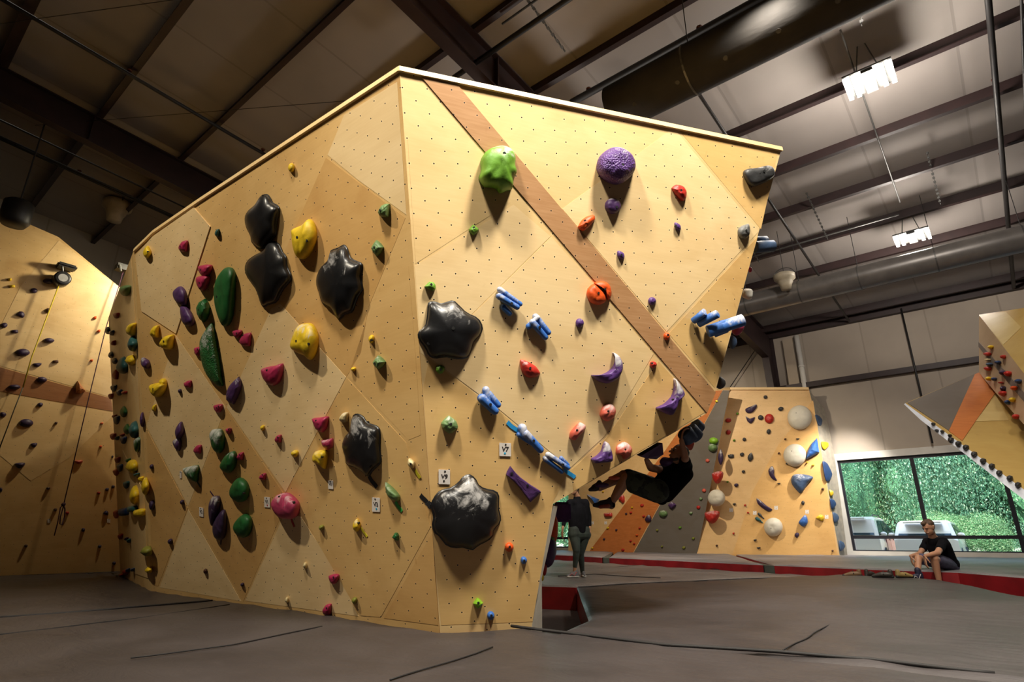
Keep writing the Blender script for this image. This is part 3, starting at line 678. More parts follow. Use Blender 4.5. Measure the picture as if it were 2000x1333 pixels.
def cpx(c, x, y): o = CR[c]; return (o[0] + x / o[2], o[1] + y / o[2])
def circ(n, f=lambda a: 1): return [(math.cos(2 * PI * i / n) * f(2 * PI * i / n), math.sin(2 * PI * i / n) * f(2 * PI * i / n)) for i in range(n)]
TPL = {  # outlines in a unit box, x right, y down
    'round': circ(14), 'oval': circ(14), 'stone': [(-.9, -.2), (-.6, -.8), (.1, -1), (.8, -.6), (1, .1), (.6, .8), (-.1, 1), (-.8, .6)],
    'chip': [(-.9, -.5), (0, -1), (.9, -.7), (1, .1), (.4, .9), (-.3, 1), (-1, .3)],
    'diamond': [(-.15, -1), (.5, -.6), (1, -.1), (.55, .6), (-.1, 1), (-.7, .55), (-1, 0), (-.6, -.55)],
    'tri': [(-.3, -.75), (.45, -1), (1, -.95), (.95, 0), (.8, .9), (0, 1), (-.7, .8), (-1, .2)],
    'half': [(-1, -.6), (-.3, -.9), (.5, -1), (1, -.8), (.9, 0), (.4, .8), (-.2, 1), (-.75, .4)],
    'lens': [(0, -1), (.55, -.65), (.95, -.1), (.9, .35), (.4, .85), (0, 1), (-.5, .75), (-.9, .2), (-.75, -.4)],
    'drop': [(0, -1), (.6, -.7), (.95, -.1), (.7, .5), (.3, 1), (-.3, .85), (-.85, .3), (-.9, -.35), (-.5, -.8)],
    'leafup': [(.2, -1), (.7, -.6), (1, .1), (.8, .8), (.1, 1), (-.7, .8), (-1, .2), (-.5, -.5)],
    'wedge': [(-.9, -1), (.3, -.4), (1, .9), (.2, 1), (-.8, .8), (-1, 0)],
    'bar': [(-1, -.7), (.8, -1), (1, 0), (.9, .8), (-.7, 1), (-1, .3)],
    'fin': [(-.1, -1), (.6, -.9), (1, -.3), (1, .6), (.5, 1), (-.2, .6), (-1, .1), (-.6, -.4)]}
def catmull(P, n, soft):
    N = len(P); out = []
    for k in range(n):
        t = k * N / n; i = int(t) % N; u = t - int(t)
        p0, p1, p2, p3 = P[i - 1], P[i], P[(i + 1) % N], P[(i + 2) % N]
        c = .5 * ((2 * p1) + (p2 - p0) * u + (2 * p0 - 5 * p1 + 4 * p2 - p3) * u * u + (3 * p1 - p0 - 3 * p2 + p3) * u ** 3)
        out.append(p1.lerp(p2, u).lerp(c, soft))
    return out
NH = [0]
HOLDS = []
def hold(pl, crop, pts, h, key, desc, label=None, kind='climbing_hold', c=None, bolts=(), pw=(.9, .9), soft=1, rim=0, n=None, rough=.05, tex=None, rot=0, apex=(0, 0), cat='climbing hold', small=False, flat=False):
    """pts: outline in crop pixels, or (template, cx, cy, w, h). A dome grown from that footprint on the wall plane."""
    if isinstance(pts[0], str):
        t, cx, cy, w, hh = pts; ca, sa = math.cos(rot), math.sin(rot)
        q = [(cx + (x * ca * w - y * sa * hh) / 2, cy + (x * sa * w + y * ca * hh) / 2) for x, y in TPL[t]]
    else: q = pts
    q = [cpx(crop, *p) for p in q]
    if c is not None: c = cpx(crop, *c)
    else: c = (sum(p[0] for p in q) / len(q), sum(p[1] for p in q) / len(q))
    cp = pl.at(*c); cu = V(pl.uv(cp)); P2 = [V(pl.uv(pl.at(*p))) - cu for p in q]
    area = abs(sum(a.x * b.y - a.y * b.x for a, b in zip(P2, P2[1:] + P2[:1]))) / 2; mr = math.sqrt(area / PI)
    if h is None: h = mr * .75
    n = n or (16 if small else 44)
    if small: soft = min(soft, .7)
    O = catmull(P2, n, soft)
    K_ = 4 if small else 9; ap = V(apex) * mr
    bm = bmesh.new(); rings = []
    prof = []
    dv = (cp - EYE).normalized(); off3 = dv / dv.dot(pl.n) - pl.n; sh = V((off3.dot(pl.h), off3.dot(pl.v)))
    if sh.length > 2.2: sh *= 2.2 / sh.length
    sh *= .6
    if rim: prof += [(1, 0, 0), (1.0, rim * .5, 0), (.985, rim, 0), (.955, rim * 1.05, 0)]
    else: prof += [(1, -.004, 0), (1, min(.012, h * .12), 0)]
    b0_ = prof[-1][1]; s0_ = prof[-1][0]
    for i in range(1, K_ + 1):
        t = i / K_ * PI / 2 * (1 if i < K_ else .97)
        prof.append((s0_ * math.cos(t) ** pw[0], b0_ + (h - b0_) * math.sin(t) ** pw[1], i / K_))
    sd = NH[0] * 3.7; NH[0] += 1
    if rim: rough = .02
    for s, z, t in prof:
        r = []
        for k, p in enumerate(O):
            rr = p.length; d = p / max(rr, 1e-6)
            R_ = (rr * (1 - t * .55) + mr * t * .55) if rim else rr
            w = d * R_ * s + ap * t * (1 - s) * .8
            nz = MN.noise(V((w.x * 9 / max(mr, .05) * .3, w.y * 9 / max(mr, .05) * .3, sd))) * rough * h * t * 2
            if tex == 'ridge': nz += h * .035 * math.sin(PI * min(1, t * 1.15)) * (math.sin(6 * math.atan2(w.y, w.x)))
            zz = z + nz; r.append(bm.verts.new((w.x + sh.x * max(0, zz), w.y + sh.y * max(0, zz), zz)))
        rings.append(r)
    for a, b in zip(rings, rings[1:]):
        for k in range(n): bm.faces.new((a[k], a[(k + 1) % n], b[(k + 1) % n], b[k]))
    bm.faces.new(rings[-1]); bm.faces.new(rings[0][::-1])
    bmesh.ops.recalc_face_normals(bm, faces=bm.faces)
    mw = frame_of(cp, pl.h, pl.v, pl.n)
    mat = holdmat(key) if tex != 'scales' else scales(key)
    o = from_bm(kind, bm, mat, None, not flat and not (small and soft < .5), mw)
    HOLDS.append([o, c, desc, label, cat, pl, mr])
    for bt in bolts:
        bp = cpx(crop, *bt); w = V(pl.uv(pl.at(*bp))) - cu
        # height of the dome under the bolt
        bv = min((v for v in o.data.vertices if v.co.z > 0), key=lambda v: (V((v.co.x, v.co.y)) - V((off3.dot(pl.h), off3.dot(pl.v))) * v.co.z - w).length)
        best = bv.co.z; w = V((bv.co.x, bv.co.y))
        br = .008 if mr < .12 else .0105
        bm = bmesh.new(); tube(bm, [V((w.x, w.y, best - .02)), V((w.x, w.y, best + .003))], br * 1.25, 12)
        bo = from_bm('bolt_socket', bm, M_hole, None, False, mw); bo.parent = o; bo.matrix_parent_inverse = Matrix(); bo.matrix_basis = Matrix()
    return o
def scales(key):
    if 'sc' + key in _mc: return _mc['sc' + key]
    m = holdmat(key).copy(); nt = m.node_tree; b = nt.nodes['Principled BSDF']
    vo = nt.nodes.new('ShaderNodeTexVoronoi'); vo.inputs['Scale'].default_value = 62; nt.links.new(coord(nt), vo.inputs['Vector'])
    bump(nt, b, vo.outputs['Distance'], .7, .012); _mc['sc' + key] = m; return m
def bars(pl, crop, caps, key, label, desc='', flat=False, up=.0, bolts=(), name='climbing_hold'):
    """blue log holds: two or three tapered rods; each (x1,y1,x2,y2,r_px,lift1,lift2)"""
    bm = bmesh.new(); c0 = cpx(crop, (caps[0][0] + caps[0][2]) / 2, (caps[0][1] + caps[0][3]) / 2); cp = pl.at(*c0); mw = frame_of(cp, pl.h, pl.v, pl.n); inv = mw.inverted()
    for x1, y1, x2, y2, r, l1, l2 in caps:
        a = pl.at(*cpx(crop, x1, y1)); b = pl.at(*cpx(crop, x2, y2)); s = (a - EYE).dot(FW) / F / CR[crop][2]
        r = r * 1.3 if key.startswith('blue') and not flat else r; capsule(bm, inv @ (a + pl.n * l1), inv @ (b + pl.n * l2), r * s, r * s * (.85 if not flat else 1), 14, flat)
    bmesh.ops.recalc_face_normals(bm, faces=bm.faces)
    o = from_bm(name, bm, holdmat(key), None, not flat, mw); HOLDS.append([o, c0, desc, label, 'climbing hold', pl, .1])
    if flat:
        for p in o.data.polygons: p.use_smooth = len(p.vertices) == 4
    for bx_, by_, l in bolts:
        w = inv @ (pl.at(*cpx(crop, bx_, by_)))
        bm = bmesh.new(); tube(bm, [V((w.x, w.y, l - .03)), V((w.x, w.y, l))], .012, 12)
        bo = from_bm('bolt_socket', bm, M_hole, None, False, mw); bo.parent = o; bo.matrix_parent_inverse = Matrix(); bo.matrix_basis = Matrix()
    return o
def strip_tape(pl, crop, a, b, w, col, label):
    A = pl.at(*cpx(crop, *a)); B = pl.at(*cpx(crop, *b)); d = (B - A).normalized(); s = d.cross(pl.n) * w / 2
    bm = bmesh.new(); N = 8; top = []
    for i in range(N + 1):
        t = i / N; p = A.lerp(B, t) + s * .25 * math.sin(t * 5)
        top.append([bm.verts.new(p + s * k + pl.n * z) for k, z in ((-1, .007), (1, .007), (1, .005), (-1, .005))])
    for x, y in zip(top, top[1:]):
        for k in range(4): bm.faces.new((x[k], x[(k + 1) % 4], y[(k + 1) % 4], y[k]))
    bm.faces.new(top[0]); bm.faces.new(top[-1][::-1]); bmesh.ops.recalc_face_normals(bm, faces=bm.faces)
    tag(from_bm('marking_tape', bm, plain('tape_' + '_'.join(str(c) for c in col), col, .45, 0, .03)), label, 'tape')
def text_part(name, s, size, loc_w, h, v, n, mat, parent):
    cu = bpy.data.curves.new(name, 'FONT'); cu.body = s; cu.size = size; cu.align_x = 'CENTER'; cu.align_y = 'CENTER'; cu.extrude = .0008; cu.offset = size * .022
    ob = bpy.data.objects.new(name, cu); COL.objects.link(ob); cu.materials.append(mat)
    dg = bpy.context.evaluated_depsgraph_get(); me = bpy.data.meshes.new_from_object(ob.evaluated_get(dg)); bpy.data.objects.remove(ob)
    me.name = name
    return link(name, me, parent, [], False, frame_of(loc_w, h, v, n))
M_card = plain('card_white', (.72, .66, .60), .6, 0, .03); M_ink = plain('ink_black', (.02, .015, .015), .6)
def card(pl, crop, x0, y0, x1, y1, txt, dot, label, skew=0, ink=True):
    P4 = [pl.at(*cpx(crop, *p)) for p in ((x0, y0), (x1, y0 + skew), (x1, y1 + skew), (x0, y1))]
    root = slab('grade_card', pl, P4, M_card, .003, .006); tag(root, label, 'card')
    cen = sum(P4, V()) / 4 + pl.n * .0102; w = (P4[1] - P4[0]).length; hh = (P4[3] - P4[0]).length
    right = (P4[1] - P4[0]).normalized(); up = pl.n.cross(right)
    if txt: text_part('lettering', txt, w * .52, cen + up * hh * (.02), right, up, pl.n, M_ink, root)
    def disk(off, r, mat, nm):
        bm = bmesh.new(); tube(bm, [cen + up * off * hh - pl.n * .003, cen + up * off * hh + pl.n * .001], r, 12); from_bm(nm, bm, mat, root)
    disk(.38, .008, M_hole, 'screw')
    if dot: disk(-.28, w * .085, plain('dot_' + str(dot[0]), dot, .5), 'colour_dot')
TN = (.55, .33, .02)
# ---------------------------------------------------------------- right-hand (overhanging) face of the boulder
R = PR
hold(R, '7', [(440, 140), (490, 113), (540, 108), (585, 128), (607, 170), (605, 220), (614, 262), (594, 305), (590, 355), (560, 365), (522, 380), (492, 352), (455, 345), (428, 340), (398, 297), (412, 250), (410, 190)], .20, 'green+4', '', 'big ghost-shaped green hold overlapping the brown timber strip high on the boulder', bolts=((551, 150),), tex='ridge', apex=(.1, .35), pw=(.6, .8))
hold(R, '7', ('diamond', 371, 592, 60, 62), .06, 'green', '', 'small green angular hold a little below the big ghost-shaped green one', bolts=((373, 579),), n=18, soft=.3, flat=True)
hold(R, '7', ('fin', 117, 918, 66, 54), .05, 'green', '', 'small green angular hold above the black star on the overhanging face', bolts=((126, 908),), n=18, soft=.3, flat=True)
hold(R, 'P', [(836, 592), (848, 589), (862, 593), (884, 587), (896, 596), (912, 611), (934, 622), (943, 640), (938, 655), (926, 668), (920, 688), (912, 700), (890, 702), (870, 698), (850, 701), (837, 695), (830, 680), (817, 663), (817, 649), (830, 636), (834, 612)], .15, 'black+3', '', 'black six-armed star volume beside the corner, above the card V9', rim=.022, kind='star_volume', cat='climbing volume', bolts=((884, 644), (840, 672)), pw=(1.1, 1.05))
bars(R, '7', [(515, 938, 628, 1022, 13, .03, .05), (508, 978, 608, 1040, 15, .05, .06), (538, 1040, 572, 1075, 14, .025, .03)], 'blue+8', 'blue log hold highest of the three in a diagonal row left of centre', bolts=((572, 1020, .085),))
bars(R, '7', [(722, 1095, 790, 1185, 15, .03, .05), (700, 1128, 772, 1212, 16, .05, .05), (682, 1150, 728, 1100, 14, .03, .05)], 'blue+9', 'blue log hold with chalky cross piece, just right of the highest one', bolts=((733, 1155, .085),))
hold(R, '7', [(1066, 900), (1110, 888), (1150, 905), (1164, 945), (1162, 980), (1148, 998), (1134, 975), (1128, 945), (1098, 920)], .075, 'orange', '', 'smaller right half of the round split orange hold on the timber strip', bolts=((1131, 932),), pw=(.7, .8))
hold(R, '7', [(1060, 905), (1094, 928), (1122, 958), (1134, 1000), (1100, 1024), (1055, 1016), (1028, 982), (1028, 938)], .085, 'orange', '', 'larger left half of the round split orange hold beside the timber strip', bolts=((1092, 958),), pw=(.7, .8))
hold(R, '7', ('stone', 983, 1130, 50, 54), .045, 'violet+5', '', 'tiny chalky violet hold below the split orange hold', n=20, soft=.5)
hold(R, '8', [(300, 114), (350, 128), (393, 165), (410, 215), (400, 262), (365, 303), (315, 328), (262, 318), (212, 280), (193, 232), (205, 175), (250, 130)], .19, 'violet+5', '', 'big round scaly purple hold high on the overhanging face', tex='scales', pw=(.6, .8), bolts=((350, 218),))
hold(R, '8', ('round', 285, 453, 90, 90), .08, 'purple+5', '', 'round dark purple knob directly under the big scaly purple hold', bolts=((310, 458),), pw=(.55, .75))
hold(R, '8', [(84, 572), (105, 535), (135, 513), (176, 503), (182, 530), (150, 572), (115, 598), (95, 592)], .07, 'orange', '', 'small orange bar hold touching the right side of the timber strip', bolts=((130, 537),), n=20, soft=.4, flat=True)
hold(R, '8', [(625, 350), (650, 329), (690, 337), (712, 368), (708, 412), (686, 424), (655, 395)], .07, 'red', '', 'small red wedge hold right of the big scaly purple hold', bolts=((685, 358),), n=20, soft=.4, flat=True)
hold(R, '8', [(1040, 262), (1060, 240), (1120, 232), (1180, 219), (1212, 235), (1219, 272), (1190, 302), (1130, 332), (1090, 340), (1058, 312)], .09, 'charcoal+5', '', 'long black rounded hold in the top right corner of the overhanging face', bolts=((1162, 250),), pw=(.6, .7))
hold(R, '8', [(1048, 562), (1072, 558), (1078, 600), (1070, 628), (1045, 644), (1015, 628), (1010, 592), (1028, 570)], .07, 'grey+6', '', 'grey speckled stone-like hold near the right edge of the overhanging face', bolts=((1060, 593),))
hold(R, '8', ('lens', 660, 571, 34, 56), .04, 'violet', '', 'small violet oval hold under the red wedge hold', rot=-.6, n=20, bolts=((655, 565),))
hold(R, '8', ('lens', 331, 737, 42, 60), .04, 'violet', '', 'small violet oval hold right of the timber strip, below the purple knob', rot=-.6, n=20, bolts=((338, 735),))
hold(R, '8', ('stone', 513, 1003, 48, 48), .04, 'violet', '', 'small violet hold right of the timber strip and the split orange hold', n=14, soft=.4, flat=True)
hold(R, '8', ('round', 598, 1207, 38, 44), .045, 'orange', '', 'small orange knob sitting on the lower half of the timber strip', n=20, bolts=((607, 1198),))
bars(R, '8', [(740, 1120, 765, 1072, 20, .03, .14), (765, 1135, 815, 1080, 24, .04, .20), (760, 1090, 772, 1060, 14, .05, .12)], 'blue+9', 'cluster of chalky blue cylinders left of the fat blue log', flat=True)
bars(R, '8', [(812, 1180, 960, 1115, 36, .06, .20), (850, 1190, 900, 1160, 26, .05, .12), (820, 1160, 880, 1130, 20, .08, .14)], 'blue+9', 'fat blue log hold with chalked round end near the right edge', flat=True, bolts=((893, 1158, .19),))
hold(R, '9', [(515, 54), (545, 62), (585, 85), (607, 118), (590, 134), (550, 139), (522, 112), (514, 82)], .07, 'red+4', '', 'red half-moon hold in the middle of the overhanging face', bolts=((562, 93),), n=28, soft=.6)
hold(R, '9', ('chip', 142, 100, 42, 42), .05, 'green', '', 'small green hold directly under the black six-armed star', bolts=((143, 100),), n=16, soft=.3, flat=True)
hold(R, '9', [(182, 314), (215, 338), (226, 372), (188, 402), (152, 375), (146, 350), (160, 332)], .08, 'leaf+6', '', 'pale green pyramid hold near the corner, left of the grade card V7', bolts=((192, 354),), n=20, soft=.25, flat=True)
bars(R, '9', [(350, 195, 358, 250, 14, .03, .04), (328, 232, 388, 290, 17, .05, .05), (362, 212, 404, 262, 13, .03, .045)], 'blue+9', 'chalky blue log hold above the grade card V7', bolts=((362, 258, .09),))
bars(R, '9', [(518, 372, 525, 400, 17, .03, .04), (530, 395, 600, 470, 15, .05, .04), (503, 400, 560, 440, 10, .03, .03)], 'blue+9', 'slender blue log hold at the lower end of the upper blue tape', bolts=((562, 425, .08),))
strip_tape(R, '9', (454, 344), (508, 392), .035, (.02, .26, .58), 'strip of bright blue tape above the slender blue log hold')
bars(R, 'A', [(70, 862, 228, 965, 18, .04, .05), (50, 895, 185, 1000, 17, .03, .03), (180, 892, 235, 945, 13, .03, .03)], 'blue+9', 'blue log hold lowest in the diagonal row, beside the lower blue tape', bolts=((174, 936, .085),))
strip_tape(R, 'A', (214, 982), (300, 1056), .035, (.02, .26, .58), 'strip of bright blue tape running off the lowest blue log hold')
hold(R, '9', [(467, 549), (490, 578), (515, 602), (560, 635), (612, 668), (588, 692), (560, 717), (535, 685), (510, 650), (480, 618), (447, 590), (455, 570)], .05, 'purple', '', 'flat purple bow-tie shaped plate between the black volume and blue logs', pw=(.25, .5), soft=.15, flat=True, bolts=((545, 637), (475, 585)), kind='plate_hold')
card(R, '9', 416, 441, 470, 502, 'V7', (.02, .35, .60), 'white grade card reading V7 on the overhanging face', 2)
card(R, '9', 134, 565, 187, 632, 'V9', (.012, .012, .012), 'white grade card reading V9 above the big round black volume', 2)
hold(R, '9', [(278, 587), (305, 605), (325, 640), (360, 655), (402, 665), (417, 692), (414, 742), (425, 790), (418, 818), (393, 845), (386, 880), (350, 905), (320, 920), (290, 942), (250, 929), (205, 931), (165, 915), (140, 880), (112, 857), (103, 820), (110, 780), (96, 735), (115, 690), (145, 660), (190, 650), (225, 625), (250, 596)], .17, 'black+5', '', 'big chalky black scalloped volume low beside the corner, under the card V9', rim=.022, kind='star_volume', cat='climbing volume', bolts=((300, 760), (130, 800)), pw=(1.0, 1.0))
strip_tape(R, '9', (102, 742), (84, 716), .045, (.012, .012, .013), 'short black tape end reaching the left rim of the chalky black volume')
hold(R, '9', ('round', 463, 927, 40, 43), .05, 'orange', '', 'small round orange knob right of the chalky black volume', bolts=((466, 927),), n=24)
hold(R, '9', ('stone', 530, 988, 31, 36), .045, 'blue', '', 'small blue knob below and right of the orange knob', bolts=((532, 990),), n=18)
hold(R, '9', ('diamond', 318, 1187, 46, 52), .06, 'lime', '', 'lime green angular hold near the foot of the overhanging face', bolts=((320, 1186),), n=12, soft=.1, flat=True)
hold(R, '9', ('round', 377, 1245, 34, 40), .05, 'blue', '', 'round blue knob at the very foot of the overhanging face', bolts=((380, 1247),), n=24)
hold(R, 'A', [(607, 38), (650, 62), (680, 122), (677, 182), (640, 248), (560, 288), (492, 270), (432, 222), (500, 222), (565, 195), (615, 145), (627, 90)], .13, 'violet+9', '', 'large violet crescent hold with chalky inner ledge', c=(612, 205), pw=(.45, .6), kind='crescent_hold', soft=.8)
hold(R, 'A', [(1106, 249), (1140, 290), (1182, 370), (1140, 420), (1085, 541), (1030, 530), (957, 490), (1025, 455), (1085, 395), (1108, 320)], .15, 'violet+9', '', 'big violet crescent hold left of the lower end of the timber strip', c=(1100, 430), pw=(.45, .6), kind='crescent_hold', bolts=((1110, 421),), soft=.6)
hold(R, 'A', [(545, 760), (575, 783), (600, 870), (594, 920), (520, 930), (452, 934), (432, 903), (475, 878), (513, 838), (528, 790)], .12, 'violet+8', '', 'small violet crescent hold near the lower edge of the overhang', c=(545, 885), pw=(.45, .6), kind='crescent_hold', soft=.6)
hold(R, 'A', ('stone', 938, 136, 58, 54), .05, 'red', '', 'small red knob left of the timber strip, above the big violet crescent', bolts=((935, 128),), n=20)
hold(R, 'A', [(577, 450), (615, 470), (634, 512), (618, 565), (565, 597), (520, 572), (504, 538), (530, 480)], .075, 'coral+9', '', 'chalky coral red hold left of the big violet crescent', bolts=((574, 514),))
hold(R, 'A', [(342, 605), (388, 628), (385, 662), (345, 705), (300, 752), (258, 736), (262, 688), (300, 640)], .075, 'coral+9', '', 'coral red block hold farthest left of the three chalky coral ones', bolts=((320, 668),), n=26, soft=.5)
hold(R, 'A', [(700, 765), (745, 788), (766, 830), (745, 882), (700, 905), (680, 872), (638, 862), (645, 798)], .075, 'coral+9', '', 'chalky coral red hold nearest the lower edge of the overhang', bolts=((712, 826),))
hold(R, 'A', ('round', 1455, 436, 20, 20), .03, 'yellow', '', 'tiny yellow knob at the bottom tip of the timber strip', n=14, small=True)
# ---------------------------------------------------------------- long left face of the boulder
L = PL
hold(L, '5', [(340, 97), (363, 120), (376, 150), (410, 170), (424, 195), (415, 240), (404, 290), (403, 358), (370, 400), (320, 450), (285, 452), (242, 415), (232, 370), (205, 315), (196, 255), (215, 210), (270, 160), (300, 110)], .12, 'black', '', 'glossy black star volume topmost on the long left face', rim=.02, kind='star_volume', cat='climbing volume', pw=(1, 1), bolts=((312, 120),))
hold(L, '5', [(382, 403), (422, 425), (440, 470), (468, 505), (475, 570), (500, 625), (496, 662), (440, 730), (405, 800), (350, 820), (320, 836), (298, 808), (268, 720), (212, 640), (196, 580), (215, 530), (270, 490), (325, 462), (350, 415)], .13, 'black', '', 'glossy black star volume touching the lower tip of the topmost one', rim=.02, kind='star_volume', cat='climbing volume', pw=(1, 1), bolts=((375, 422),))
hold(L, '5', [(840, 426), (865, 450), (885, 510), (930, 535), (963, 555), (951, 630), (968, 715), (935, 765), (912, 832), (892, 870), (850, 882), (812, 918), (785, 890), (755, 840), (700, 810), (680, 740), (662, 690), (665, 630), (695, 570), (740, 525), (755, 465), (800, 448)], .14, 'black+3', '', 'black star volume with chalk smears, right of the yellow holds', rim=.02, kind='star_volume', cat='climbing volume', pw=(1, 1), bolts=((800, 465),))
hold(L, '6', [(715, 226), (745, 240), (765, 270), (812, 287), (830, 315), (828, 380), (835, 460), (820, 488), (795, 510), (770, 542), (740, 520), (700, 496), (660, 480), (653, 440), (638, 390), (650, 345), (678, 310), (690, 240)], .13, 'black+4', '', 'black star volume lowest on the long left face, with a black tape tail', rim=.02, kind='star_volume', cat='climbing volume', pw=(1, 1), bolts=((765, 275), (780, 490)))
strip_tape(L, '6', (773, 538), (811, 597), .045, (.012, .012, .013), 'short black tape tail below the lowest left-face volume')
strip_tape(L, '6', (1078, 692), (1032, 632), .045, (.012, .012, .013), 'short black tape on the left face just round the corner from the card V9')
hold(L, '5', [(616, 262), (650, 290), (666, 370), (646, 450), (610, 502), (573, 522), (538, 505), (515, 440), (508, 370), (510, 330), (575, 300)], .13, 'yellow+2', '', 'large yellow moon hold between the upper black volumes', bolts=((598, 398), (535, 378)))
hold(L, '5', [(600, 938), (642, 950), (672, 1010), (674, 1080), (655, 1150), (625, 1178), (590, 1150), (540, 1130), (499, 1095), (508, 1040), (545, 960)], .14, 'yellow+5', '', 'large yellow hold chalked white on top, below the upper black volumes', bolts=((608, 1074), (532, 1052)))
hold(L, '5', ('tri', 1103, 205, 74, 88), .08, 'leaf', '', 'small green pointed hold highest of three near the corner on the left face', bolts=((1078, 203),), n=20, soft=.35, flat=True)
hold(L, '5', ('diamond', 1061, 450, 78, 105), .07, 'leaf', '', 'small green kite-shaped hold in the middle of three near the corner', bolts=((1035, 442),), n=16, soft=.2, flat=True)
hold(L, '5', ('diamond', 1073, 1194, 80, 92), .08, 'leaf+5', '', 'small chalky green hold lowest of three near the corner on the left face', bolts=((1042, 1198),), n=16, soft=.2, flat=True)
hold(L, '5', [(95, 574), (125, 592), (137, 650), (126, 830), (107, 930), (62, 958), (30, 900), (8, 810), (3, 720), (20, 650), (60, 590)], .12, 'dgreen', '', 'long upright green hold, upper and smoother of the two long ones', bolts=((18, 765),), pw=(.7, .8))
hold(L, '5', ('half', 147, 1009, 62, 54), .05, 'magenta', '', 'small magenta hold, upper left of a touching pair right of the long green holds', n=20, bolts=((140, 1004),))
hold(L, '5', ('tri', 200, 1045, 78, 88), .06, 'magenta', '', 'small magenta pointed hold, lower right of a touching pair', bolts=((180, 1020),), n=22, soft=.6)
hold(L, '5', [(305, 1240), (350, 1222), (400, 1214), (446, 1200), (444, 1262), (425, 1320), (385, 1345), (345, 1332), (315, 1290)], .10, 'magenta+2', '', 'large magenta half-moon hold above the light diamond panel centre', bolts=((340, 1248),), n=34, soft=.6)
hold(L, '5', ('chip', 1021, 1042, 34, 56), .05, 'yellow', '', 'tiny yellow hold near the corner, above the lowest of three green ones', n=16, small=True, bolts=((1015, 1048),))
hold(L, '5', ('chip', 903, 1238, 30, 28), .04, 'yellow', '', 'tiny yellow hold on the point of the light diamond panel', n=14, small=True)
hold(L, '5', ('tri', 16, 350, 28, 50), .05, 'teal', '', 'tiny dark green hold high up, left of the topmost black volume', n=14, small=True)
hold(L, 'P', ('oval', 570, 328, 12, 18), .05, 'yellow', '', 'tiny yellow oval hold above the topmost black volume', n=16, small=True)
hold(L, '3', [(716, 769), (735, 840), (750, 930), (766, 1020), (780, 1130), (789, 1175), (760, 1182), (700, 1130), (664, 1060), (643, 970), (641, 890), (665, 835)], .10, 'dgreen+5', '', 'long curved green hold with dotted skin, lower of the two long ones', tex='scales', pw=(.7, .8), soft=.8)
hold(L, '3', [(510, 531), (545, 558), (556, 610), (550, 655), (512, 657), (472, 612), (467, 565)], .09, 'purple', '', 'dark purple oval hold, upper of a joined pair near the raised panel edge', n=30)
hold(L, '3', [(515, 660), (548, 660), (580, 700), (600, 745), (597, 780), (560, 793), (530, 770), (515, 715)], .09, 'purple', '', 'dark purple oval hold, lower of a joined pair near the raised panel edge', n=30)
hold(L, '3', [(672, 612), (695, 640), (704, 690), (690, 740), (665, 766), (640, 745), (617, 690), (630, 640)], .12, 'dgreen', '', 'glossy faceted green hold with a pale bolt recess', bolts=((628, 686),), n=10, soft=.2, flat=True)
hold(L, '3', ('half', 673, 430, 88, 80), .09, 'magenta', '', 'magenta hold, upper of two overlapping ones above the faceted green hold', n=30, bolts=((640, 425),))
hold(L, '3', ('half', 658, 510, 86, 102), .10, 'magenta', '', 'magenta hold, lower of two overlapping ones above the faceted green hold', n=30, bolts=((632, 510),))
hold(L, '3', ('half', 622, 956, 46, 60), .05, 'magenta', '', 'small magenta knob tucked against the dotted long green hold', n=20, bolts=((618, 945),))
hold(L, '3', ('tri', 530, 271, 62, 76), .07, 'magenta', '', 'small magenta pointed hold highest on the raised pale panel', n=20, soft=.5, bolts=((508, 268),))
hold(L, '3', ('tri', 558, 1168, 50, 48), .05, 'magenta', '', 'small magenta hold right of the joined yellow lumps', n=18, soft=.5)
hold(L, '3', ('lens', 298, 310, 52, 84), .08, 'yellow', '', 'yellow oval hold highest at the left end of the boulder', n=24, bolts=((292, 308),))
hold(L, '3', ('tri', 345, 826, 54, 78), .09, 'yellow', '', 'dull yellow hook-like hold left of the bright yellow cone', n=24)
hold(L, '3', ('tri', 428, 895, 84, 94), .14, 'yellow', '', 'bright yellow cone hold left of the joined purple pair', n=30, bolts=((400, 890),), apex=(-.4, 0))
hold(L, '3', ('half', 372, 1205, 100, 96), .16, 'yellow', '', 'bright yellow lump hold, larger and lower of two joined lumps', n=30, apex=(-.4, -.1), bolts=((330, 1200),))
hold(L, '3', ('round', 400, 1160, 46, 58), .09, 'yellow', '', 'bright yellow small lump on top of the larger yellow lump', n=24)
hold(L, '3', ('lens', 284, 1032, 54, 84), .08, 'purple+8', '', 'purple hold chalked nearly white, left of the yellow holds', n=24, rot=-.5)
hold(L, '3', ('chip', 505, 1213, 18, 26), .04, 'plum', '', 'tiny dark purple hold under the small magenta hold by the yellow lumps', n=12, small=True)
hold(L, '4', ('lens', 234, 207, 24, 86), .06, 'purple', '', 'slim dark purple hold standing upright at the left end of the long face', n=24)
hold(L, '4', ('lens', 451, 272, 48, 108), .09, 'purple', '', 'dark purple lens hold, upper of the pair with a chalky partner', n=28, rot=.15)
hold(L, '4', ('half', 438, 352, 46, 74), .07, 'purple+7', '', 'chalk-whitened purple hold, lower of the pair left of the chalky green one', n=24, rot=-.2)
hold(L, '4', ('half', 672, 143, 52, 48), .06, 'magenta', '', 'magenta hold just below the dotted long green hold', n=22, bolts=((662, 140),))
hold(L, '4', ('half', 733, 276, 32, 36), .04, 'magenta', '', 'small magenta hold right of the chalky green hold', n=16, small=True)
hold(L, '4', ('tri', 552, 380, 46, 52), .05, 'magenta', '', 'small magenta hold left of the chalky green hold', n=20)
hold(L, '4', ('half', 495, 6, 42, 34), .05, 'magenta', '', 'small magenta hold above the brown mark on the second light diamond', n=18)
hold(L, '4', ('chip', 450, 42, 18, 26), .04, 'plum', '', 'tiny black hold on the second light diamond panel', n=12, small=True)
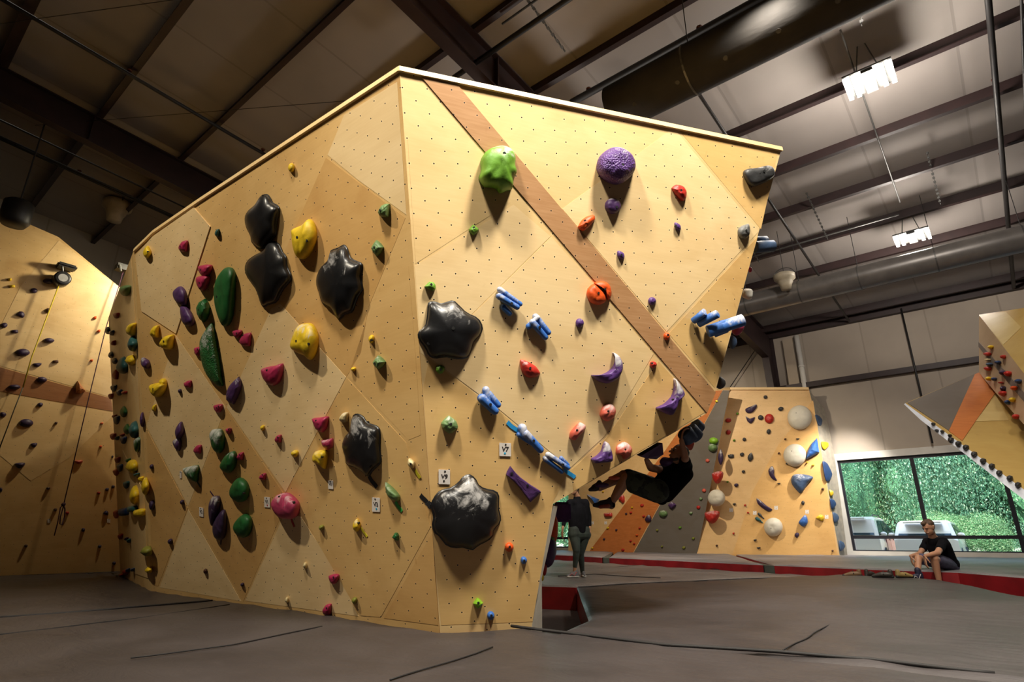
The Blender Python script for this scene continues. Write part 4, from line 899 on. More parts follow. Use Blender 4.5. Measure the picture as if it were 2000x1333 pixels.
hold(L, '4', ('tri', 302, 140, 24, 40), .05, 'yellow', '', 'tiny yellow hold at the tip of the joined yellow lumps shadow', n=14, small=True)
hold(L, '4', [(642, 266), (668, 260), (692, 264), (708, 300), (706, 370), (680, 402), (650, 380), (634, 330), (628, 290)], .12, 'dgreen+9', '', 'green hold with its top half white with chalk', n=34)
hold(L, '4', [(472, 490), (515, 476), (560, 472), (558, 530), (553, 568), (515, 555), (485, 525)], .10, 'dgreen+8', '', 'green wedge hold chalked white above, with a dark tape tail', n=26, soft=.5)
strip_tape(L, '4', (551, 564), (570, 600), .03, (.01, .03, .02), 'dark green tape tail under the chalked green wedge hold')
hold(L, '4', ('chip', 464, 685, 20, 28), .05, 'plum', '', 'small black hold beside the meeting point of the diamond panels', n=14, small=True)
hold(L, '4', ('chip', 395, 912, 24, 32), .05, 'plum', '', 'small black hold near the foot of the wall, left of the pale triangle', n=14, small=True)
hold(L, '4', ('chip', 598, 1085, 20, 30), .04, 'brown', '', 'tiny brown hold low on the pale triangle panel', n=14, small=True)
hold(L, '4', ('oval', 290, 703, 28, 58), .06, 'plum', '', 'small dark purple oval hold on the crease at the left end', n=20)
hold(L, '4', ('chip', 287, 480, 20, 30), .04, 'plum', '', 'tiny dark purple hold at the crease above the small oval one', n=14, small=True)
hold(L, '4', [(660, 648), (682, 657), (683, 700), (670, 760), (640, 823), (625, 780), (622, 700), (640, 656)], .10, 'plum+4', '', 'dark purple leaf-shaped hold, upper left of a crossed pair', n=32, bolts=((664, 690),))
hold(L, '4', [(708, 727), (722, 790), (715, 870), (690, 903), (655, 890), (643, 830), (665, 770)], .10, 'plum', '', 'dark purple leaf-shaped hold, lower right of a crossed pair', n=32)
strip_tape(L, '4', (648, 655), (626, 620), .02, (.05, .015, .05), 'thin dark tape tail above the crossed purple leaf holds')
strip_tape(L, '4', (690, 902), (686, 930), .02, (.03, .012, .04), 'thin dark tape tail below the crossed purple leaf holds')
card(L, '4', 564, 714, 588, 766, 'V2', None, 'small white grade card left of the crossed purple leaf holds', 4)
card(L, '4', 451, 505, 462, 545, '', None, 'tiny dotted card left of the chalked green wedge hold', 2)
hold(L, '6', [(100, 414), (111, 450), (100, 500), (70, 524), (35, 506), (31, 480), (60, 432)], .10, 'dgreen+3', '', 'round green hold uppermost of three in a leaning column', n=34)
hold(L, '6', [(132, 547), (162, 570), (173, 610), (160, 656), (120, 669), (82, 642), (79, 605), (105, 560)], .11, 'dgreen', '', 'round green hold in the middle of three in a leaning column', n=34, bolts=((140, 622),))
hold(L, '6', [(155, 729), (184, 750), (186, 800), (166, 840), (130, 845), (99, 812), (99, 780), (125, 745)], .11, 'dgreen', '', 'round green hold lowest of three in a leaning column', n=34)
hold(L, '6', [(122, 41), (137, 75), (122, 130), (95, 184), (62, 162), (60, 120), (82, 78)], .09, 'purple+4', '', 'dark purple pointed hold at the lower end of the dotted long green hold', n=12, soft=.3, flat=True)
for t, x, y, w, h_, lb in (('half', 20, 200, 42, 44, 'small magenta hold under the dark purple pointed hold'), ('half', 70, 313, 27, 30, 'tiny magenta hold right of the chalky green hold'), ('tri', 128, 440, 33, 40, 'small magenta pointed hold right of the uppermost round green hold'),
                       ('tri', 240, 542, 34, 34, 'small magenta hold right of the round green column, on the dark diamond'), ('tri', 318, 352, 33, 40, 'small magenta pointed hold low in the light diamond panel'),
                       ('half', 597, 1055, 52, 52, 'magenta hold near the foot of the left face, upper of two'), ('tri', 562, 1207, 44, 56, 'magenta hold at the very foot of the left face, lower of two')):
    hold(L, '6', (t, x, y, w, h_), .06, 'magenta', '', lb, n=20, soft=.6, bolts=((x - 4, y - 6),))
hold(L, '6', [(489, 252), (530, 245), (571, 241), (563, 295), (542, 321), (510, 305)], .09, 'magenta', '', 'magenta pointed hold left of the lowest black volume', n=24, soft=.4, bolts=((505, 262),))
hold(L, '6', [(536, 360), (565, 355), (592, 350), (593, 390), (570, 406), (545, 392)], .08, 'magenta+5', '', 'chalky magenta hold directly above the yellow cup hold', n=22, soft=.5)
hold(L, '6', [(510, 414), (540, 408), (562, 412), (568, 440), (556, 502), (530, 482), (497, 466), (496, 436)], .12, 'yellow+4', '', 'yellow cup-shaped hold left of the lowest black volume', n=28, soft=.7, bolts=((535, 448),))
hold(L, '6', ('chip', 240, 298, 20, 28), .05, 'yellow', '', 'tiny yellow hold alone in the upper part of the light diamond', n=14, small=True)
hold(L, '6', ('chip', 402, 427, 34, 36), .06, 'yellow+3', '', 'small pale yellow hold low in the light diamond', n=16, small=True)
hold(L, '6', ('tri', 648, 245, 42, 50), .08, 'cream+5', '', 'small cream hold just left of the top of the lowest black volume', n=18)
hold(L, '6', [(330, 628), (372, 624), (418, 664), (425, 702), (412, 740), (376, 753), (330, 741), (298, 700), (292, 668), (312, 640)], .15, 'pink+3', '', 'large round pink hold where four diamond panels meet', n=40, bolts=((325, 650), (386, 667)), pw=(.6, .75))
strip_tape(L, '6', (384, 750), (398, 794), .03, (.45, .02, .02), 'short red tape tail under the large pink hold')
card(L, '6', 250, 643, 278, 694, 'V1', (.4, .02, .05), 'white grade card reading V1 left of the large pink hold', 2)
card(L, '6', 570, 560, 595, 602, 'V1', None, 'small white grade card under the lowest black volume', 2)
card(L, '6', 790, 646, 829, 716, 'V3', (.02, .40, .05), 'white grade card reading V3 with a green dot', 2)
hold(L, '6', ('lens', 984, 474, 34, 54), .06, 'cream+3', '', 'cream drop-shaped hold with a yellow tape tail near the corner', n=20, rot=-.4, bolts=((980, 478),))
strip_tape(L, '6', (1006, 508), (1028, 550), .03, (.65, .55, .03), 'yellow tape tail under the cream drop-shaped hold')
hold(L, '6', [(856, 570), (882, 588), (905, 610), (928, 640), (921, 666), (885, 656), (862, 622)], .08, 'leaf+5', '', 'slanting pale green hold right of the card V3', n=24, soft=.5)
strip_tape(L, '6', (906, 666), (937, 718), .035, (.06, .55, .10), 'bright green tape tail below the slanting green hold')
hold(L, '6', ('lens', 712, 785, 40, 66), .07, 'yellow+5', '', 'pale yellow hold below the card V3 with a yellow tape tail', n=20, bolts=((714, 780),))
strip_tape(L, '6', (734, 798), (764, 844), .025, (.65, .55, .03), 'yellow tape tail beside the pale yellow hold')
hold(L, '6', ('chip', 535, 797, 24, 28), .05, 'olive', '', 'tiny olive hold right of the large pink hold', n=16, small=True)
hold(L, '6', ('fin', 906, 843, 32, 42), .06, 'dgreen', '', 'small green hold under the bright green tape tail', n=16, soft=.3, flat=True)
hold(L, '6', ('fin', 452, 988, 20, 34), .05, 'cream', '', 'tiny cream hold low in the middle of the left face', n=14, small=True)
hold(L, '6', ('fin', 361, 1160, 18, 30), .05, 'cream', '', 'tiny cream hold near the foot of the left face', n=14, small=True)
hold(L, '6', ('chip', 700, 1162, 26, 34), .05, 'olive', '', 'tiny olive tan hold near the foot, right of the lowest magenta ones', n=16, small=True)
hold(L, '6', ('chip', 138, 1083, 16, 20), .04, 'plum', '', 'tiny black hold in the lower point of the dark diamond', n=12, small=True)
# ---------------------------------------------------------------- left end of the boulder (seen at a slant)
S = PS
T_ = lambda c, t, x, y, w, h_, key, desc, hh=None: hold(S, c, (t, x, y, w, h_), hh or .06, key, desc, n=16, small=True, soft=.6)
for c, rows in {'3': [('half', 163, 560, 56, 72, 'leaf', 'pale green'), ('half', 98, 722, 30, 38, 'red', 'red'), ('lens', 41, 820, 22, 50, 'navy', 'dark blue'), ('half', 68, 835, 24, 36, 'navy', 'dark blue'), ('tri', 78, 900, 20, 34, 'red', 'red'),
                      ('lens', 62, 978, 24, 44, 'navy', 'dark blue'), ('lens', 87, 1018, 24, 42, 'navy', 'dark blue'), ('tri', 91, 1103, 30, 72, 'red', 'red'), ('half', 80, 1195, 32, 46, 'navy', 'dark blue'), ('half', 117, 1223, 28, 42, 'navy', 'dark blue'), ('half', 150, 1225, 26, 22, 'red', 'red'),
                      ('tri', 202, 812, 42, 84, 'yellow', 'yellow'), ('fin', 196, 1014, 44, 70, 'yellow', 'yellow'), ('lens', 212, 905, 38, 104, 'teal', 'teal'), ('leafup', 140, 1045, 54, 112, 'teal', 'teal')],
                '4': [('half', 55, 72, 20, 36, 'red', 'red'), ('lens', 128, 162, 34, 66, 'dgreen', 'green'), ('lens', 147, 262, 30, 60, 'dgreen', 'green'), ('half', 67, 305, 28, 40, 'red', 'red'), ('half', 92, 315, 14, 24, 'teal', 'teal'), ('half', 87, 210, 30, 52, 'navy', 'dark blue'), ('half', 77, 189, 18, 22, 'red', 'red'),
                      ('half', 120, 296, 22, 18, 'red', 'red'), ('half', 128, 326, 28, 45, 'navy', 'dark blue'), ('half', 93, 440, 24, 38, 'red', 'red'), ('half', 107, 486, 26, 46, 'steel', 'grey blue'), ('half', 85, 512, 28, 40, 'red', 'red'), ('half', 145, 584, 30, 46, 'teal', 'teal'), ('half', 85, 755, 30, 50, 'red', 'red'),
                      ('bar', 133, 740, 46, 48, 'navy', 'dark blue'), ('bar', 185, 722, 42, 38, 'teal', 'teal'), ('bar', 226, 745, 46, 48, 'yellow', 'yellow'), ('half', 110, 884, 20, 34, 'red', 'red'), ('half', 146, 897, 12, 20, 'plum', 'black'), ('half', 161, 907, 14, 26, 'teal', 'teal'), ('half', 140, 1090, 30, 38, 'red', 'red'),
                      ('half', 117, 1107, 26, 18, 'red', 'red'), ('half', 154, 1078, 12, 22, 'navy', 'dark blue'), ('half', 183, 1075, 14, 22, 'navy', 'dark blue'), ('half', 205, 526, 22, 22, 'teal', 'teal'), ('lens', 195, 265, 36, 100, 'teal+3', 'teal'), ('half', 208, 352, 30, 88, 'dgreen+9', 'chalky green'),
                      ('fin', 178, 478, 54, 78, 'yellow', 'yellow'), ('half', 158, 444, 14, 26, 'dgreen', 'green'), ('lens', 198, 642, 36, 112, 'yellow', 'yellow'), ('lens', 254, 592, 32, 104, 'yellow+3', 'yellow'), ('bar', 232, 550, 20, 30, 'yellow', 'yellow'), ('fin', 265, 967, 42, 58, 'olive', 'olive'), ('fin', 272, 1077, 28, 36, 'yellow', 'yellow')]}.items():
    for t, x, y, w, h_, k, d in rows: T_(c, t, x, y, w, h_, k, d, .10 if w > 34 else .06)
# ---------------------------------------------------------------- lead wall
for c, rows in {'1': [('stone', 220, 560, 50, 34, 'plum', 'dark purple'), ('chip', 312, 690, 28, 34, 'brown', 'dark brown'), ('fin', 131, 716, 56, 42, 'plum', 'dark purple'), ('chip', 26, 786, 46, 36, 'plum', 'dark purple'), ('bar', 97, 826, 42, 24, 'plum', 'dark purple'), ('stone', 317, 885, 74, 34, 'plum', 'dark purple'),
                      ('oval', 147, 963, 96, 50, 'plum', 'dark purple'), ('half', 242, 1044, 56, 28, 'plum', 'dark purple'), ('bar', 362, 1022, 36, 20, 'brown', 'dark brown'), ('stone', 271, 1140, 70, 40, 'plum', 'dark purple'), ('oval', 93, 1187, 80, 32, 'plum', 'dark purple'), ('chip', 261, 1303, 36, 30, 'plum', 'dark purple'),
                      ('oval', 318, 497, 80, 38, 'plum', 'dark purple'), ('chip', 64, 488, 26, 20, 'yellow', 'yellow'), ('bar', 80, 532, 36, 20, 'yellow', 'yellow'), ('tri', 616, 736, 24, 20, 'orange', 'orange'), ('tri', 641, 823, 24, 18, 'orange', 'orange'), ('tri', 594, 1014, 22, 15, 'orange', 'orange')],
                '2': [('oval', 170, 256, 94, 54, 'plum', 'dark purple'), ('half', 221, 400, 42, 30, 'plum', 'dark purple'), ('stone', 18, 201, 46, 34, 'plum', 'dark purple'), ('half', 129, 532, 68, 38, 'plum', 'dark purple'), ('stone', 5, 690, 22, 28, 'plum', 'dark purple'), ('chip', 365, 256, 20, 18, 'brown', 'brown'), ('chip', 662, 258, 20, 14, 'orange', 'orange'),
                      ('chip', 655, 409, 18, 16, 'orange', 'orange'), ('half', 512, 510, 54, 24, 'coral', 'coral red'), ('chip', 314, 681, 26, 18, 'brown', 'brown'), ('chip', 360, 821, 24, 22, 'brown', 'brown'), ('chip', 438, 841, 24, 20, 'red', 'red'), ('chip', 641, 711, 22, 18, 'red', 'red'), ('chip', 696, 689, 24, 22, 'plum', 'black'),
                      ('chip', 736, 671, 22, 22, 'plum', 'black'), ('chip', 731, 476, 12, 18, 'plum', 'black'), ('fin', 688, 842, 34, 30, 'plum', 'black'), ('chip', 541, 952, 24, 26, 'plum', 'black'), ('chip', 648, 1060, 22, 22, 'plum', 'black'), ('chip', 742, 1168, 22, 22, 'plum', 'black'), ('chip', 168, 1055, 24, 18, 'brown', 'brown')]}.items():
    for t, x, y, w, h_, k, d in rows: hold(PW, c, (t, x, y, w, h_), .10 if w > 60 else .07, k, d, n=16, small=True, soft=.6)
hold(PW, '1', [(502, 1148), (530, 1180), (553, 1214), (520, 1232), (491, 1226), (494, 1180)], .22, 'wood', '', 'brown wooden wedge volume standing on the timber band of the lead wall', n=12, soft=.05, flat=True, kind='wedge_volume', cat='climbing volume')
# ---------------------------------------------------------------- back wall
for t, x, y, w, h_, k, d in [('stone', 537, 134, 30, 28, 'charcoal', 'black'), ('chip', 648, 220, 38, 32, 'charcoal', 'black'), ('stone', 502, 282, 42, 38, 'charcoal', 'black'), ('chip', 560, 384, 30, 38, 'charcoal', 'black'), ('stone', 384, 440, 28, 28, 'charcoal+3', 'black'), ('half', 770, 438, 26, 14, 'charcoal', 'black'), ('bar', 288, 561, 42, 28, 'charcoal+4', 'black'), ('chip', 367, 549, 30, 28, 'charcoal', 'black'), ('half', 693, 617, 24, 12, 'charcoal', 'black'),
                             ('chip', 377, 673, 24, 22, 'charcoal', 'black'), ('half', 634, 760, 24, 12, 'charcoal', 'black'), ('chip', 326, 771, 30, 26, 'plum', 'black'), ('chip', 312, 908, 24, 14, 'charcoal', 'black'), ('stone', 808, 900, 26, 32, 'charcoal', 'black'), ('half', 462, 1170, 24, 14, 'charcoal', 'black'), ('half', 487, 1226, 28, 14, 'charcoal', 'black'),
                             ('chip', 680, 438, 16, 14, 'brown', 'brown'), ('chip', 634, 541, 16, 16, 'brown', 'brown'), ('chip', 951, 800, 20, 20, 'brown', 'brown'), ('chip', 390, 917, 16, 14, 'red', 'red'), ('chip', 411, 971, 14, 14, 'red', 'red'), ('chip', 306, 1121, 16, 16, 'red', 'red'), ('chip', 185, 1208, 16, 14, 'brown', 'brown'), ('chip', 1022, 1246, 16, 14, 'brown', 'brown'),
                             ('chip', 334, 254, 18, 18, 'green', 'green'), ('chip', 310, 447, 18, 18, 'green', 'green'), ('chip', 263, 748, 18, 14, 'green', 'green'), ('chip', 838, 607, 14, 12, 'yellow', 'yellow'), ('chip', 881, 627, 18, 14, 'yellow', 'yellow')]:
    hold(PF, 'F', (t, x, y, w, h_), .09, k, d, n=14, small=True, soft=.6)
hold(PF, 'F', [(392, 220), (440, 198), (470, 186), (472, 212), (440, 246), (404, 248)], .12, 'plum+7', '', 'dark purple chalky sausage hold highest on the back wall', n=24)
hold(PF, 'F', [(394, 272), (425, 290), (460, 278), (452, 305), (432, 326), (408, 312)], .10, 'plum+6', '', 'three-armed dark hold under the purple sausage hold on the back wall', n=24, soft=.5)
hold(PF, 'F', ('round', 564, 290, 66, 70), .14, 'red', '', 'round bright red hold high on the back wall', n=24, bolts=((577, 294),), kind='climbing_hold')
hold(PF, 'F', ('round', 269, 301, 42, 34), .08, 'red+6', '', 'red and white ring hold, upper of two at the back wall left edge', n=20)
hold(PF, 'F', ('stone', 269, 388, 36, 36), .08, 'red+5', '', 'red and white hold, lower of two at the left of the back wall', n=18)
hold(PF, 'F', ('lens', 428, 568, 42, 66), .10, 'charcoal+4', '', 'upright dark grey oval hold in the middle of the back wall', n=22, rot=.2)
for x, y, w, lb in ((785, 282, 178, 'large pale round dish hold highest on the back wall'), (750, 555, 166, 'large pale round dish hold below the highest dish'), (594, 1075, 136, 'pale round dish hold lowest on the back wall')):
    hold(PF, 'F', ('round', x, y, w, w * 1.0), .30, 'dish', '', lb, n=36, kind='dish_hold', pw=(.8, .9), bolts=((x - 20, y + 8 - w * .2 * (w > 150)),))
hold(PF, 'F', [(910, 430), (870, 470), (845, 520), (829, 588), (880, 562), (927, 535)], .22, 'blue', '', 'flat blue triangular volume on the right edge of the back wall', n=12, soft=.05, flat=True, kind='wedge_volume', cat='climbing volume')
hold(PF, 'F', [(588, 634), (600, 660), (600, 700), (620, 738), (590, 730), (566, 700), (558, 668), (570, 642)], .10, 'plum+6', '', 'curved dark purple hold left of the big blue drop on the back wall', n=26, soft=.8)
hold(PF, 'F', [(735, 700), (790, 690), (880, 712), (845, 760), (795, 828), (755, 800), (724, 750)], .22, 'steel+4', '', 'big grey blue drop-shaped hold on the back wall', n=34)
hold(PF, 'F', [(472, 866), (500, 880), (540, 915), (588, 948), (560, 962), (520, 940), (480, 905)], .11, 'plum+6', '', 'long slanting dark purple hold above the lowest pale dish', n=26, soft=.7)
hold(PF, 'F', [(825, 985), (840, 1010), (842, 1045), (815, 1072), (790, 1060), (776, 1040), (800, 1008)], .16, 'blue+3', '', 'blue pointed hold right of the lowest pale dish', n=24, soft=.6)
hold(PF, 'F', ('fin', 930, 1008, 58, 46), .12, 'yellow+4', '', 'pale yellow curled hold near the bottom right of the back wall', n=20)
hold(PF, 'F', ('chip', 764, 1133, 32, 38), .10, 'plum', '', 'dark plum block hold below the blue pointed hold', n=14, small=True)
bars(PF, 'F', [(488, 975, 524, 1012, 5, .04, .03), (490, 980, 505, 992, 9, .05, .05)], 'charcoal', 'small dark pin-like hold, upper of two left of the lowest pale dish')
bars(PF, 'F', [(478, 1014, 515, 1042, 5, .04, .03), (476, 1014, 494, 1024, 12, .05, .05)], 'teal', 'small dark green pin-like hold, lower of two left of the lowest pale dish')
for x, y, lb in ((614, 934, 'tiny white card right of the long slanting purple hold'), (838, 963, 'tiny white card above the blue pointed hold'), (980, 1000, 'tiny white card beside the pale yellow curled hold'), (289, 951, 'tiny white card left of the long slanting purple hold'), (460, 971, 'tiny white card above the pin-like holds')):
    card(PF, 'F', x - 13, y - 13, x + 13, y + 14, '', (.05, .03, .03), lb)
# grey panel and timber slope
Gh = lambda c, t, x, y, w, h_, k, d='', lb=None, hh=.08, **kw: hold(PG, c, (t, x, y, w, h_), hh, k, d, lb, n=kw.pop('n', 16), small=kw.pop('small', True), soft=.6, **kw)
Gh('F', 'stone', 162, 450, 68, 50, 'lime+3', '', 'bright lime green block hold high on the grey panel', .2, small=False, n=24)
Gh('F', 'stone', 155, 500, 66, 60, 'leaf+7', '', 'pale green chalky lump just below the bright lime block', .2, small=False, n=24)
Gh('F', 'lens', 214, 568, 42, 116, 'plum+7', '', 'long dark chalk-striped hold on the right edge of the grey panel', .12, small=False, n=24)
Gh('F', 'half', 192, 716, 80, 92, 'red+5', '', 'big red chalky wedge hold just above the left pale round dish', .25, small=False, n=26)
Gh('F', 'half', 152, 1003, 108, 96, 'red+5', '', 'big red striped hold just below the left pale round dish', .25, small=False, n=26)
Gh('F', 'round', 184, 864, 124, 124, 'dish', '', 'pale round dish hold between the two big red holds', .28, small=False, n=36)
for x, y, w, k, d in ((118, 594, 32, 'coral', 'coral'), (93, 810, 32, 'coral', 'coral'), (70, 871, 26, 'leaf+7', 'pale green'), (52, 932, 30, 'red', 'red'), (15, 1158, 20, 'green', 'green')): Gh('F', 'stone', x, y, w, w * .9, k, d)
for x, y, w, k, d in ((1098, 485, 22, 'olive', 'olive'), (1284, 464, 26, 'green', 'green'), (1392, 552, 26, 'olive', 'olive'), (1138, 618, 20, 'olive', 'olive'), (1315, 627, 28, 'olive', 'olive'), (1372, 346, 30, 'leaf+7', 'pale green'),
                      (893, 300, 18, 'yellow', 'yellow'), (884, 341, 22, 'red', 'red'), (846, 350, 18, 'plum', 'black'), (988, 371, 22, 'red', 'red'), (975, 283, 30, 'red', 'red'), (956, 467, 20, 'red', 'red'), (934, 526, 20, 'orange', 'orange'), (882, 572, 20, 'red', 'red'), (911, 594, 18, 'red', 'red'),
                      (820, 645, 26, 'red', 'red'), (667, 557, 18, 'plum', 'black'), (766, 483, 18, 'plum', 'black'), (696, 467, 22, 'yellow', 'yellow'), (571, 630, 18, 'yellow', 'yellow'), (508, 620, 14, 'plum', 'black'), (657, 170, 16, 'yellow', 'yellow')):
    Gh('B', 'chip', x, y, w, w * .9, k, d)
Gh('B', 'stone', 1147, 350, 74, 56, 'leaf+6', '', 'chalky pale green hold low on the grey panel', .16, small=False, n=24)
Gh('B', 'diamond', 1220, 282, 66, 60, 'purple+6', '', 'dark purple box-shaped hold on the grey panel', .16, small=False, n=12, flat=True)
Gh('B', 'leafup', 1025, 388, 54, 62, 'plum+5', '', 'dark grey pointed hold on the timber slope', .14, small=False, n=20)
Gh('B', 'fin', 808, 230, 50, 72, 'red+4', '', 'red and white knobbly hold under the climber', .14, small=False, n=22)
Gh('B', 'bar', 700, 360, 66, 36, 'red+6', '', 'red chalky hold beneath the climber foot', .14, small=False, n=22)
for x, y, lb in ((1038, 332, 'tiny white card above the dark grey pointed hold'), (1234, 374, 'tiny white card right of the chalky pale green hold'), (1422, 347, 'tiny white card low on the right of the grey panel'), (572, 424, 'tiny white card on the plywood left of the timber slope'), (680, 424, 'tiny white card on the plywood edge of the timber slope')):
    card(PG, 'B', x - 11, y - 11, x + 11, y + 12, '', (.05, .03, .03), lb)
hold(PG, 'B', [(530, 192), (575, 212), (626, 234), (606, 278), (575, 240)], .25, 'blue+8', '', 'blue and white triangular volume left of the climber foot', n=10, soft=.05, flat=True, kind='wedge_volume', cat='climbing volume')
# white return: blue fins and yellow holds
M_ret = plane3(A[2], A[4], hit(1632, 905, V((0, 1, 0)), V((0, yb, 0))))
for pts, k, lb in (([(895, 262), (925, 270), (948, 300), (940, 340), (918, 336)], 'steel', 'blue fin hold highest on the pale return beside the back wall'),
                   ([(948, 598), (985, 615), (1020, 690), (1000, 740), (975, 742), (960, 690)], 'navy', 'largest dark blue fin hold on the pale return by the window'),
                   ([(1002, 868), (1035, 880), (1048, 910), (1030, 940), (1012, 942)], 'navy', 'dark blue fin hold, upper of a close pair on the pale return'),
                   ([(1022, 968), (1055, 980), (1070, 1010), (1052, 1040), (1032, 1042)], 'steel', 'blue fin hold, lower of a close pair on the pale return'),
                   ([(1068, 1172), (1100, 1185), (1112, 1215), (1095, 1242), (1074, 1246)], 'steel', 'blue fin hold lowest on the pale return, near the mat'),
                   ([(940, 458), (988, 462), (992, 490), (965, 516), (948, 500)], 'yellow', 'yellow hold on the pale return below the highest blue fin'),
                   ([(998, 805), (1025, 815), (1028, 840), (1008, 852)], 'yellow+4', 'pale yellow hold on the pale return above the blue pair')):
    hold(M_ret, 'F', pts, .06, k, '', lb, n=18, soft=.6)
# right prow holds
for x, y, w, h_, k, d in ((674, 303, 26, 26, 'yellow', 'yellow'), (651, 350, 40, 28, 'red', 'red'), (655, 388, 34, 16, 'cream', 'cream'), (665, 418, 34, 24, 'steel', 'blue'), (653, 446, 40, 28, 'red', 'red'), (658, 514, 26, 26, 'yellow', 'yellow'), (697, 517, 24, 24, 'navy', 'dark blue'), (757, 368, 24, 26, 'red', 'red'), (722, 406, 28, 26, 'navy', 'dark blue'),
                         (753, 474, 34, 34, 'plum', 'dark purple'), (787, 480, 40, 36, 'red', 'red'), (858, 532, 34, 32, 'navy', 'dark blue'), (830, 577, 40, 30, 'orange', 'orange'), (757, 580, 24, 34, 'plum', 'dark purple'), (744, 541, 22, 14, 'red', 'red'), (752, 612, 42, 38, 'red', 'red'), (785, 672, 28, 30, 'navy', 'dark blue'), (818, 655, 32, 32, 'yellow', 'yellow'), (840, 768, 36, 34, 'red', 'red')):
    hold(PD2, 'D', ('chip', x, y, w, h_), .10, k, d, n=14, small=True, soft=.6)
for i, (x, y) in enumerate(((285, 817), (308, 862), (345, 868), (395, 895), (402, 925), (452, 950), (502, 975), (557, 1020), (617, 1065), (675, 1100), (725, 1145), (795, 1180), (850, 1225))):
    hold(PDE, 'D', ('chip', x, y, 40 if i > 3 else 26, 40 if i > 3 else 20), .09, 'charcoal+2', 'black', n=14, small=True, soft=.4)
# ---------------------------------------------------------------- holds on the hidden overhanging side, seen past its edge
PH = Plane(PR.at(1380, 808), d1, d1.cross(PR.at(1380, 808) - PR.at(1527, 288)))
sdn = RT * math.cos(math.radians(4)) + FH * math.sin(math.radians(4))
def side_blob(x, y, f, r, sx, sy, sz, key, label, name='climbing_hold', box=False, n=14):
    p = atf(x, y, f); bm = bmesh.new()
    if box:
        bmesh.ops.create_cube(bm, size=2, matrix=Matrix.Diagonal((r * sx, r * sy, r * sz, 1))); bmesh.ops.bevel(bm, geom=bm.edges[:], offset=r * .22, segments=2, affect='EDGES')
    else:
        bmesh.ops.create_icosphere(bm, subdivisions=3, radius=r, matrix=Matrix.Diagonal((sx, sy, sz, 1)))
        for v in bm.verts: v.co *= 1 + .18 * MN.noise(v.co * (2.2 / r * .5) + V((x, y, 0)))
    o = from_bm(name, bm, holdmat(key), None, not box, frame_of(p, RT, FH, ZZ)); HOLDS.append([o, (x, y), '', label, 'climbing hold', None, r]); return o
def edge_f(x, y): return (PR.at(x, y) - EYE).dot(FH)
for x, y, df, r, s, key, lb, box in ((1460, 575, .35, .055, (1, 1, 1.1), 'white', 'white rounded hold peeking past the right edge of the boulder', False), (1440, 637, .3, .10, (.6, 1, 1), 'pink', 'pink red round hold peeking past the right edge, above the blue one', False),
                                   (1430, 668, .3, .06, (.7, 1, 1.2), 'steel', 'small blue hold peeking past the right edge below the pink red one', False), (1407, 748, .3, .06, (.8, 1, 1.1), 'charcoal+6', 'dark ringed hold peeking past the lowest right edge of the boulder', False),
                                   (1465, 527, .3, .03, (.6, 1, 1), 'pink', 'tiny pink hold at the right edge between the blue block and white hold', False),
                                   (1078, 1028, .5, .10, (.6, 1, 1.5), 'orange', 'orange red hold under the overhang beside the standing person', False), (1076, 1052, .45, .05, (.7, 1, 1.3), 'leaf', 'pale green hold under the orange red one at the narrow foot', False),
                                   (1071, 1075, .45, .135, (.6, .8, 1.15), 'purple+3', 'large dark purple rounded hold at the narrow foot of the boulder', False), (1062, 1110, .4, .05, (.6, 1, 1.4), 'red', 'small red hold low on the narrow foot of the boulder', False),
                                   (1058, 1128, .35, .035, (.6, 1, 1), 'yellow', 'tiny yellow hold low on the narrow foot of the boulder', False), (1044, 1152, .2, .05, (.6, 1, 1.2), 'orange', 'orange hold lowest on the narrow foot of the boulder', False),
                                   (1097, 1001, .8, .095, (.9, 1, 1.0), 'violet+3', 'big dark purple hold under the notch of the overhang', True),
                                   (1200, 934, .3, .04, (1.4, 1, .5), 'coral+4', 'red chalky hold under the edge by the climber knee', False), (1176, 948, .4, .045, (1.5, 1, .5), 'purple+5', 'purple chalky hold under the edge left of the climber knee', False),
                                   (1301, 902, .6, .07, (1.0, 1, .7), 'purple+7', 'small chalky purple hold beneath the big purple wedge', False),
                                   (1343, 868, .9, .07, (1.0, 1, 1.0), 'coral', 'coral hold behind the climber raised hand', False)):
    side_blob(x, y, edge_f(x, y) + df, r, *s, key, lb, 'climbing_hold', box)
def side_bars(caps, key, label):
    bm = bmesh.new(); p = atf(*caps[0][:2], caps[0][4])
    for x1, y1, x2, y2, f, r in caps: capsule(bm, atf(x1, y1, f) - p, atf(x2, y2, f + .05) - p, r, r, 14, True)
    bmesh.ops.recalc_face_normals(bm, faces=bm.faces); o = from_bm('climbing_hold', bm, holdmat(key), None, False, Matrix.Translation(p))
    for q in o.data.polygons: q.use_smooth = len(q.vertices) == 4
    HOLDS.append([o, caps[0][:2], '', label, 'climbing hold', None, .1])
e1_ = edge_f(1480, 478)
side_bars([(1474, 483, 1510, 481, e1_ + .3, .065), (1474, 472, 1496, 471, e1_ + .42, .055)], 'steel+3', 'blue block hold sticking out past the upper right edge of the boulder')
e2_ = edge_f(1340, 848)
side_bars([(1336, 843, 1350, 860, e2_ + .45, .085), (1346, 838, 1362, 856, e2_ + .5, .08), (1357, 828, 1368, 838, e2_ + .6, .065)], 'steel+2', 'blue grey cylinder hold gripped by the climber raised hand')
bm = bmesh.new(); f0 = edge_f(1275, 880) + .12
q = [atf(1253, 891, f0), atf(1294, 866, f0), atf(1296, 888, f0 + .05), atf(1282, 898, f0 + .1), atf(1262, 896, f0 + .05)]
r2 = [p + FH * .3 + ZZ * .06 for p in q]; a = [bm.verts.new(p) for p in q]; b = [bm.verts.new(p) for p in r2]; bm.faces.new(a); bm.faces.new(b[::-1])
